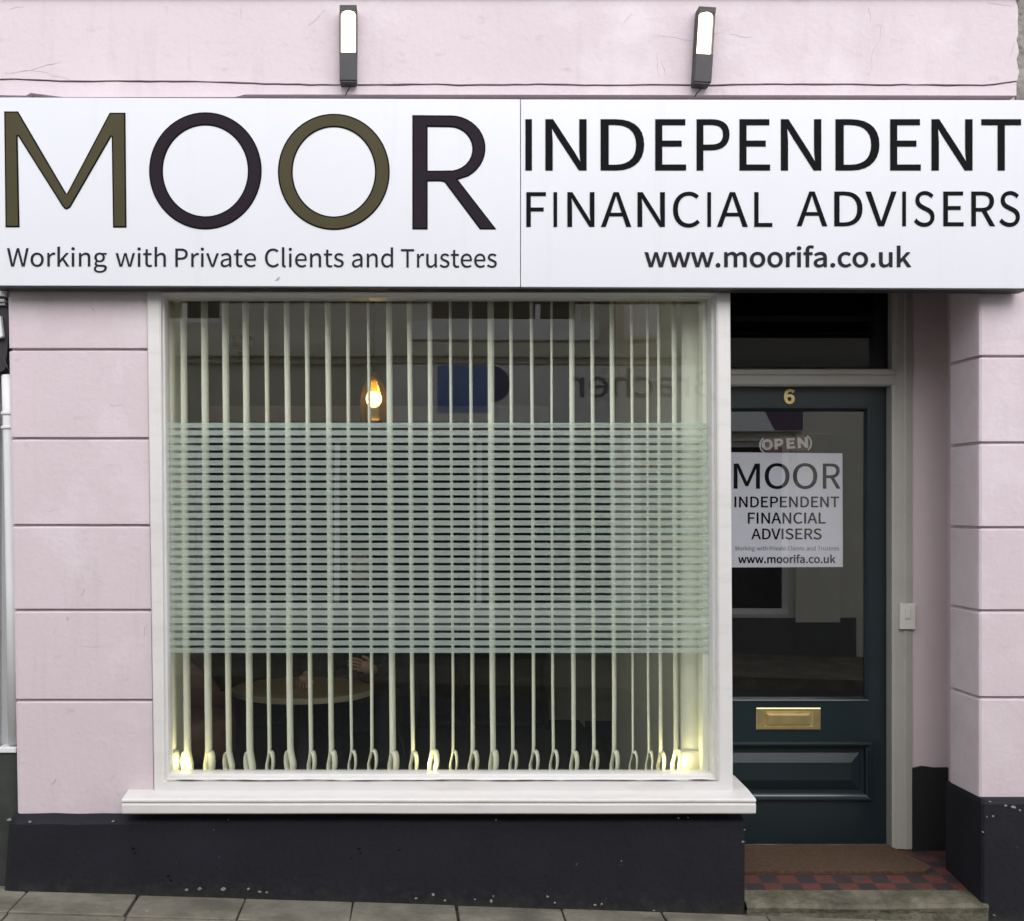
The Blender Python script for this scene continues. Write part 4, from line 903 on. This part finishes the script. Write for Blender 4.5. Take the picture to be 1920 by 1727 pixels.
# low round table
tc_ = Vector((-.574, 1.72, .098)); zt_ = Z(1310, 1.3)
tab = empty('coffee_table', tc_, 'low round pale table seen through the lower left of the window', 'table')
bm = NB(); lathe(bm, [(.36, zt_ - .098 - .034), (.370, zt_ - .098 - .026), (.370, zt_ - .098 - .004), (.364, zt_ - .098)], tc_, 48); build('tabletop', bm, M_wood, tab)
bm = NB(); lathe(bm, [(.371, zt_ - .098 - .030), (.376, zt_ - .098 - .028), (.376, zt_ - .098 - .002), (.371, zt_ - .098 - .0005)], tc_, 48, cap=False); build('edge_band', bm, mat('table_edge', (.32, .28, .20), .5, .05), tab)
bm = NB(); lathe(bm, [(.22, 0), (.22, .015), (.05, .035), (.035, .06), (.035, zt_ - .098 - .036)], tc_, 24); build('leg', bm, M_chairdk, tab)
def tub_chair(c, ang, mt, label):
    o = empty('tub_chair', c, label, 'armchair')
    f = lambda x, y, z: Vector((c[0] + x * math.cos(ang) - y * math.sin(ang), c[1] + x * math.sin(ang) + y * math.cos(ang), c[2] + z))
    bm = NB(); LL = []
    n = 22
    for k in range(n + 1):
        a = R(-20 + 220 * k / n); h = .36 + .30 * max(0, math.sin(a)) ** .8
        ro, ri = .34, .27
        LL.append([f(ro * math.cos(a), ro * math.sin(a), .16), f(ro * 1.04 * math.cos(a), ro * 1.04 * math.sin(a), h * .6 + .1), f(ro * 1.02 * math.cos(a), ro * 1.02 * math.sin(a), h + .06), f((ro + ri) / 2 * math.cos(a), (ro + ri) / 2 * math.sin(a), h + .095), f(ri * math.cos(a), ri * math.sin(a), h + .06), f(ri * math.cos(a), ri * math.sin(a), .36), f(ri * math.cos(a), ri * math.sin(a), .16)])
    loops(bm, LL, True, True, True); build('back_and_arms', bm, mt, o, smooth=True)
    bm = NB(); LL = []
    for r_2, z in ((.24, .16), (.262, .20), (.266, .33), (.25, .37), (.20, .385)): LL.append([f(r_2 * math.cos(2 * math.pi * k / 28), r_2 * math.sin(2 * math.pi * k / 28) - .02, z) for k in range(28)])
    loops(bm, LL, True, True, True); build('seat', bm, mt, o, smooth=True)
    for sx_, sy_ in ((-1, -1), (1, -1), (-1, 1), (1, 1)):
        bm = NB(); tube(bm, [f(sx_ * .21, sy_ * .18, .17), f(sx_ * .24, sy_ * .22, .0)], [.018, .012], 10); build('leg', bm, M_lampdark, o)
    return o
tub_chair((-1.20, 1.62, .098), R(60), M_leather, 'tan leather tub chair left of the low round table')
tub_chair((-.30, 2.42, .098), R(8), M_chairdk, 'dark tub chair behind the low table, holding the person')
# person sitting behind the low table, leaning over it
def skin_body(name, verts, edges, radii, root, mt, parent, sub=2):
    me = bpy.data.meshes.new(name); org = WL[parent] if parent else Vector(verts[root])
    me.from_pydata([Vector(v) - org for v in verts], edges, [])
    o = bpy.data.objects.new(name, me); C.objects.link(o)
    sk = o.modifiers.new('skin', 'SKIN'); sk.use_smooth_shade = True
    for i, v in enumerate(me.skin_vertices[0].data):
        rr = radii[i]; v.radius = rr if isinstance(rr, tuple) else (rr, rr); v.use_root = i == root
    ss = o.modifiers.new('sub', 'SUBSURF'); ss.levels = ss.render_levels = sub
    dg = bpy.context.evaluated_depsgraph_get(); me2 = bpy.data.meshes.new_from_object(o.evaluated_get(dg))
    bpy.data.objects.remove(o)
    me2.materials.append(mt)
    for p in me2.polygons: p.use_smooth = True
    return me2
per = empty('person', (-.29, 2.36, .098), 'person in black clothes sitting behind the low round table, hands over the tabletop', 'person')
hz = zt_
V = [(-.29, 2.42, .56), (-.29, 2.40, .72), (-.295, 2.33, .90), (-.30, 2.25, 1.03), (-.305, 2.20, 1.10), (-.305, 2.16, 1.17), (-.305, 2.14, 1.25), (-.305, 2.135, 1.32),   # 0-7 pelvis..crown
     (-.45, 2.23, 1.00), (-.53, 2.07, .78), (-.565, 1.86, hz + .045), (-.572, 1.795, hz + .032),                     # 8-11 arm to the flat hand
     (-.14, 2.23, 1.00), (-.06, 1.98, .78), (-.16, 1.80, hz + .075), (-.205, 1.76, hz + .09),                         # 12-15 arm to the raised hand
     (-.38, 2.36, .54), (-.42, 1.98, .545), (-.42, 2.00, .18), (-.42, 1.90, .135),                                   # 16-19 leg
     (-.20, 2.36, .54), (-.16, 1.98, .545), (-.16, 2.00, .18), (-.16, 1.90, .135)]
E_ = [(0, 1), (1, 2), (2, 3), (3, 4), (4, 5), (5, 6), (6, 7), (3, 8), (8, 9), (9, 10), (10, 11), (3, 12), (12, 13), (13, 14), (14, 15), (0, 16), (16, 17), (17, 18), (18, 19), (0, 20), (20, 21), (21, 22), (22, 23)]
rad = [(.15, .11), (.135, .10), (.145, .105), (.12, .08), .055, .065, .085, .06, .062, .045, .029, .024, .062, .045, .029, .024, .085, .06, .042, .035, .085, .06, .042, .035]
me = skin_body('body', V, E_, rad, 0, M_cloth, per)
# skin above the collar and on the wrists, cloth elsewhere
me.materials.append(M_skin); me.materials.append(M_trous)
for p in me.polygons:
    c = p.center + WL[per]
    if c.z > 1.105 or (c.y < 1.845 and c.z > .6 and not (c.x > -.185 and c.x < .1)) : p.material_index = 1
    elif c.z < .60: p.material_index = 2
bo = bpy.data.objects.new('body', me); C.objects.link(bo); bo.parent = per; WL[bo] = WL[per]
# hands: palm and five separate bent fingers, joined into the body mesh
def hand(bm, w_, fwd, side, up):
    w_ = Vector(w_); fwd = Vector(fwd).normalized(); side = Vector(side).normalized(); up = Vector(up).normalized()
    tube(bm, [w_ - fwd * .02, w_ + fwd * .02, w_ + fwd * .05, w_ + fwd * .085], [.024, .030, .034, .028], 12, mi=1)
    for k, (o_f, ln, r_f) in enumerate(((-.027, .060, .0078), (-.009, .075, .0085), (.010, .080, .0087), (.028, .070, .0084))):
        b0 = w_ + fwd * .075 + side * o_f
        tube(bm, [b0, b0 + fwd * ln * .45 + up * .006, b0 + fwd * ln * .78 - up * .004, b0 + fwd * ln - up * .018], [r_f, r_f, r_f * .92, r_f * .7], 8, mi=1)
    b0 = w_ + fwd * .02 + side * .028
    tube(bm, [b0, b0 + fwd * .03 + side * .022, b0 + fwd * .06 + side * .026 - up * .004], [.011, .0105, .008], 8, mi=1)
bj = NB(); bj.from_mesh(bo.data)
for f in bj.faces: pass
o_ = WL[per]
hb = NB(); hand(hb, (-.572, 1.80, hz + .030), (-.05, -1, -.06), (1, 0, 0), (0, 0, 1)); hand(hb, (-.205, 1.765, hz + .088), (-.75, -.5, .30), (.2, .4, .9), (.5, -.8, .2))
bmesh.ops.translate(hb, verts=hb.verts, vec=-o_); bmesh.ops.recalc_face_normals(hb, faces=hb.faces)
tm = bpy.data.meshes.new('t'); hb.to_mesh(tm); hb.free(); bj.from_mesh(tm); bpy.data.meshes.remove(tm)
# face: nose, ears, brow
fb = NB(); hc = Vector((-.305, 2.14, 1.245))
tube(fb, [hc + Vector((0, -.078, .02)), hc + Vector((0, -.098, -.012)), hc + Vector((0, -.078, -.022))], [.008, .012, .006], 8, mi=1)
for s_ in (-1, 1): tube(fb, [hc + Vector((s_ * .078, .0, .015)), hc + Vector((s_ * .088, .008, 0)), hc + Vector((s_ * .079, .0, -.02))], [.008, .012, .006], 8, mi=1)
tube(fb, [hc + Vector((-.025, -.074, -.045)), hc + Vector((0, -.082, -.043)), hc + Vector((.025, -.074, -.045))], [.004, .006, .004], 8, mi=1)
for s_ in (-1, 1): tube(fb, [hc + Vector((s_ * .042, -.066, .018)), hc + Vector((s_ * .030, -.074, .019)), hc + Vector((s_ * .018, -.074, .018))], [.004, .007, .004], 8, mi=0)
bmesh.ops.translate(fb, verts=fb.verts, vec=-o_); bmesh.ops.recalc_face_normals(fb, faces=fb.faces)
tm = bpy.data.meshes.new('t'); fb.to_mesh(tm); fb.free(); bj.from_mesh(tm); bpy.data.meshes.remove(tm)
bj.to_mesh(bo.data); bj.free()
for p in bo.data.polygons: p.use_smooth = True
bm = NB(); bmesh.ops.create_icosphere(bm, subdivisions=4, radius=1)
for v in bm.verts:
    q_ = v.co.copy(); k = 1 + .05 * noise.noise(q_ * 5)
    low = max(0, -q_.z)
    v.co = hc + Vector((q_.x * .093 * k, .018 + q_.y * .098 * k + (.04 if q_.z < -.2 else 0), .035 + q_.z * .085 * k))
for f in [f for f in bm.faces if f.calc_center_median().y < hc.y - .045 and f.calc_center_median().z < hc.z + .06]: bm.faces.remove(f)
h_o = build('hair', bm, M_hair, per, smooth=True, weld=False); hm = h_o.modifiers.new('thickness', 'SOLIDIFY'); hm.thickness = .012
# white shelf unit by the back wall
rs_ = 1.70; ysf = (rs_ - 1) * DIST
unit = empty('shelf_unit', (-.5, ysf + .14, .098), 'low pale shelf unit along the back wall of the room', 'shelf')
zt2 = Z(761, rs_); xa_, xb2 = X(392, rs_), X(1030, rs_)
bm = NB(); box(bm, xa_, xb2, ysf, ysf + .30, zt2 - .10, zt2); build('top_board', bm, M_plastic, unit, bevel=.004)
for k in range(5):
    x_ = xa_ + (xb2 - xa_ - .03) * k / 4; bm = NB(); box(bm, x_, x_ + .03, ysf + .01, ysf + .30, .098, zt2 - .10); build('upright', bm, M_dark, unit)
for zz_ in (.12, .62, 1.1, 1.6): bm = NB(); box(bm, xa_ + .03, xb2 - .03, ysf + .02, ysf + .29, zz_, zz_ + .02); build('shelf', bm, M_chairdk, unit)
bm = NB(); box(bm, xa_, xb2, ysf + .30, ysf + .31, .098, zt2); build('back_panel', bm, M_dark, unit)
rc_ = 1.74; yc_ = (rc_ - 1) * DIST
sc_ = empty('wall_sconce', (X(447, rc_), 3.49, Z(665, rc_)), 'amber wall light with a dark middle band on the back wall', 'wall lamp')
bm = NB(); lathe(bm, [(.075, .14), (.085, .16), (.088, .215), (.08, .24)], (X(447, rc_), 3.40, Z(665, rc_) - .03), 24); lathe(bm, [(.06, .03), (.08, .05), (.085, .10)], (X(447, rc_), 3.40, Z(665, rc_)), 24); build('lamp_shade', bm, M_amber, sc_)
bm = NB(); lathe(bm, [(.087, .10), (.087, .128)], (X(447, rc_), 3.40, Z(665, rc_)), 24); box(bm, X(447, rc_) - .02, X(447, rc_) + .02, 3.44, 3.497, Z(665, rc_) + .02, Z(665, rc_) + .12); build('bracket', bm, M_lampdark, sc_)

# ------------------------------------------------------------------ neighbours
nb = empty('neighbour_building', (-2.6, .1, 0), 'pale grey rendered building adjoining on the left', 'building')
bm = NB(); wall_holes(bm, -6.5, X(-14), Z(1412), 6.0, [(-4.6, -3.2, .8, 2.3)], .06, .4); build('wall', bm, M_nwall, nb)
bm = NB(); box(bm, -6.5, lx(1500) + .01, .03, .4, -.2, Z(1412)); build('plinth', bm, M_greydk, nb)
bm = NB(); box(bm, -4.55, -3.25, .14, .16, .85, 2.25); build('shop_window', bm, M_oppglass, nb)
bm = NB(); box(bm, X(-14), lx(545) + .03, .10, .4, Z(1412), 2.42); build('return', bm, M_nwall, nb)
bm = NB(); box(bm, -3.0, X(12), -.01, .10, Z(556), Z(542)); box(bm, -3.0, X(8.5), .0, .10, Z(566), Z(560)); box(bm, -3.0, X(7), .01, .10, Z(571), Z(567.5)); build('cornice', bm, M_nwall, nb, bevel=.002)
pipe = empty('downpipe', (X(12), .055, Z(1408)), 'white downpipe with a collar running down beside the left pier', 'pipe')
bm = NB()
tube(bm, [(X(6), .06, Z(700)), (X(9), .06, Z(800)), (X(14.5), .06, Z(1100)), (X(19), .06, Z(1400))], .027, 18); build('pipe', bm, M_pipe, pipe, smooth=True)
for py, dx_ in ((773, 0), (800, 0)):
    bm = NB(); lathe(bm, [(.030, -.006), (.034, -.003), (.034, .004), (.030, .007)], (X(8.5), .06, Z(py)), 18); build('collar', bm, M_pipe, pipe)
bm = NB(); box(bm, X(-8), X(27), .02, .10, Z(1414), Z(1404)); build('shoe', bm, M_pipe, pipe, bevel=.003)
brk = empty('wall_bracket', (X(0), .05, Z(690)), 'black metal bracket with a white cap at the top left edge beside the pier', 'bracket')
bm = NB(); prism(bm, [(X(-12), Z(572)), (X(9), Z(572)), (X(10.5), Z(600)), (X(9), Z(650)), (X(5), Z(690)), (X(-12), Z(700))], .03, .095); build('bracket_plate', bm, M_lampdark, brk)
bm = NB(); prism(bm, [(X(-12), Z(590)), (X(0.5), Z(592)), (X(4.5), Z(630)), (X(2), Z(633)), (X(-12), Z(634))], .0, .029); build('cap', bm, M_pipe, brk, bevel=.003)
bm = NB(); tube(bm, [(X(-3), .06, Z(640)), (X(1), .035, Z(662)), (X(5), .025, Z(676)), (X(10), .022, Z(688)), (X(14), .03, Z(696)), (X(17), .06, Z(704))], .0035, 8)
tag(build('cable', bm, M_cable), 'black cable drooping from the bracket at the far left edge', 'cable')
rn = empty('stone_building', (3.5, .05, 0), 'grey rubble stone building adjoining on the right', 'building')
bm = NB(); wall_holes(bm, X(1912), 7.0, 2.30, 6.0, [(4.2, 5.4, 3.2, 4.6)], .025, .4); wall_holes(bm, 2.44, 7.0, -.4, 2.30, [(3.4, 5.6, .5, 2.0)], .02, .4); build('wall', bm, M_rubble, rn)
bm = NB(); box(bm, 3.4, 5.6, .15, .17, .5, 2.0); build('window', bm, M_oppglass, rn)
bm = NB(); box(bm, 4.2, 5.4, .15, .17, 3.2, 4.6); build('window', bm, M_oppglass, rn)

# ------------------------------------------------------------------ the other side of the street (seen in the glass)
YO = -7.2
opp = empty('opposite_building', (1, YO, 0), 'cream rendered building across the street, mirrored in the window glass', 'building')
bm = NB(); wall_holes(bm, -8, 8, -.6, 4.55, [(.15, 1.75, 3.42, 4.3), (-3.4, -1.9, 3.42, 4.3), (4.4, 5.8, 3.42, 4.3), (-2.2, 2.15, .50, 2.28), (2.3, 4.2, .36, 2.28), (5.2, 6.2, -.3, 1.9), (-4.8, -3.2, -.1, 2.1)], YO, YO - .35); build('wall', bm, M_oppwall, opp)
for a, b, c, d in ((.15, 1.75, 3.42, 4.3), (-3.4, -1.9, 3.42, 4.3), (4.4, 5.8, 3.42, 4.3), (-2.2, 2.15, .50, 2.28), (2.3, 4.2, .36, 2.28), (5.2, 6.2, -.3, 1.9), (-4.8, -3.2, -.1, 2.1)):
    bm = NB(); y_ = YO - .10
    loops(bm, [rect(a, b, c, d, y_ - .05), rect(a, b, c, d, y_), rect(a + .06, b - .06, c + .06, d - .06, y_), rect(a + .06, b - .06, c + .06, d - .06, y_ - .05)], True)
    nm_ = 2 if b - a > 1.2 else 1
    for k in range(1, nm_ + 1 if b - a > 3 else nm_): x_ = a + (b - a) * (.72 if nm_ == 2 and c > 3 else k / (nm_ + (1 if b - a > 3 else 0))); box(bm, x_ - .025, x_ + .025, y_ - .045, y_ - .002, c + .06, d - .06)
    f_ = build('window', bm, M_oppwhite, opp); bm = NB(); box(bm, a + .06, b - .06, y_ - .06, y_ - .05, c + .06, d - .06); build('pane', bm, M_oppglass, f_)
bm = NB(); box(bm, .0, 1.9, YO, YO + .10, 3.24, 3.42); build('window_sill', bm, M_oppwhite, opp)
bm = NB(); box(bm, -8, 8, YO, YO + .14, 3.06, 3.20); box(bm, -8, 8, YO, YO + .07, 3.00, 3.06); build('string_course', bm, M_oppwall, opp, bevel=.01)
bm = NB(); box(bm, -3.0, 4.9, YO, YO + .04, -.6, .33); build('plinth', bm, mat('opposite_grey_plinth', (.10, .10, .10), .8, .1), opp)
bm = NB(); box(bm, 2.16, 2.29, YO, YO + .05, .36, 2.36); build('pilaster', bm, M_oppwhite, opp, bevel=.01)
bm = NB(); box(bm, 4.23, 4.72, YO, YO + .05, .28, 2.36); build('pilaster', bm, M_oppwall, opp, bevel=.01)
bm = NB(); box(bm, -8.1, 8.1, YO - 3, YO + .25, 4.55, 4.7); build('roof', bm, M_greydk, opp)
os_ = empty('opposite_shop_sign', (2, YO, 2.38), 'white shop fascia with a blue panel, mirrored in the window glass', 'sign')
bm = NB(); box(bm, -.25, 4.30, YO, YO + .10, 2.38, 2.98); p_ = build('sign_panel', bm, M_oppwhite, os_, bevel=.006)
bm = NB(); box(bm, .27, .80, YO + .10, YO + .104, 2.50, 2.975); build('colour_block', bm, M_blue, p_)
bm = NB(); ps_ = [(.80 + .20 * math.cos(R(a)), 2.79 + .185 * math.sin(R(a))) for a in range(-90, 91, 10)]; prism(bm, ps_, YO + .10, YO + .1035); build('colour_block', bm, M_navy, p_)
bm = NB(); box(bm, 3.98, 4.29, YO + .10, YO + .104, 2.39, 2.97); prism(bm, [(3.98, 2.39), (3.98, 2.97), (3.80, 2.97), (3.86, 2.62)], YO + .10, YO + .1035); build('colour_block', bm, M_purple, p_)
def opp_text(s, xr, xl_, zb_, ch, off):
    """lettering on the far fascia, facing this way"""
    pen = 0; sp = []; pens = []
    for c_ in s: pens.append(pen); pen += glyph(c_)[0]
    lo = gb(s[0])[0]; hi = pens[-1] + gb(s[-1])[1]; k = (xr - xl_) / (hi - lo); kz = ch / 257
    for c_, pn in zip(s, pens):
        for q in glyph(c_)[1]:
            sp.append([[(pn + q[i + j] - lo) * k, q[i + j + 1] * kz] for i in range(0, len(q), 6) for j in (0, 2, 4)])
    spl = [[(tuple(l[i]), tuple(l[i + 1]), tuple(l[i + 2])) for i in range(0, len(l), 3)] for l in sp]
    bm = curve_mesh(spl, .004, off, 0)
    for v in bm.verts: v.co = Vector((xr - v.co.x, YO + .1005 - v.co.y, zb_ + v.co.z))
    return bm
build('lettering', opp_text('Bracher', 3.07, 1.62, 2.66, .27, .003), mat('grey_lettering', (.16, .16, .18), .5, .05), p_, weld=False, recalc=False)
bm = NB(); box(bm, 2.16, 2.50, YO, YO + .14, 3.24, 3.78)
tag(build('alarm_box', bm, M_oppwhite, bevel=.03), 'white box fixed to the wall across the street, mirrored at the window top', 'alarm box')
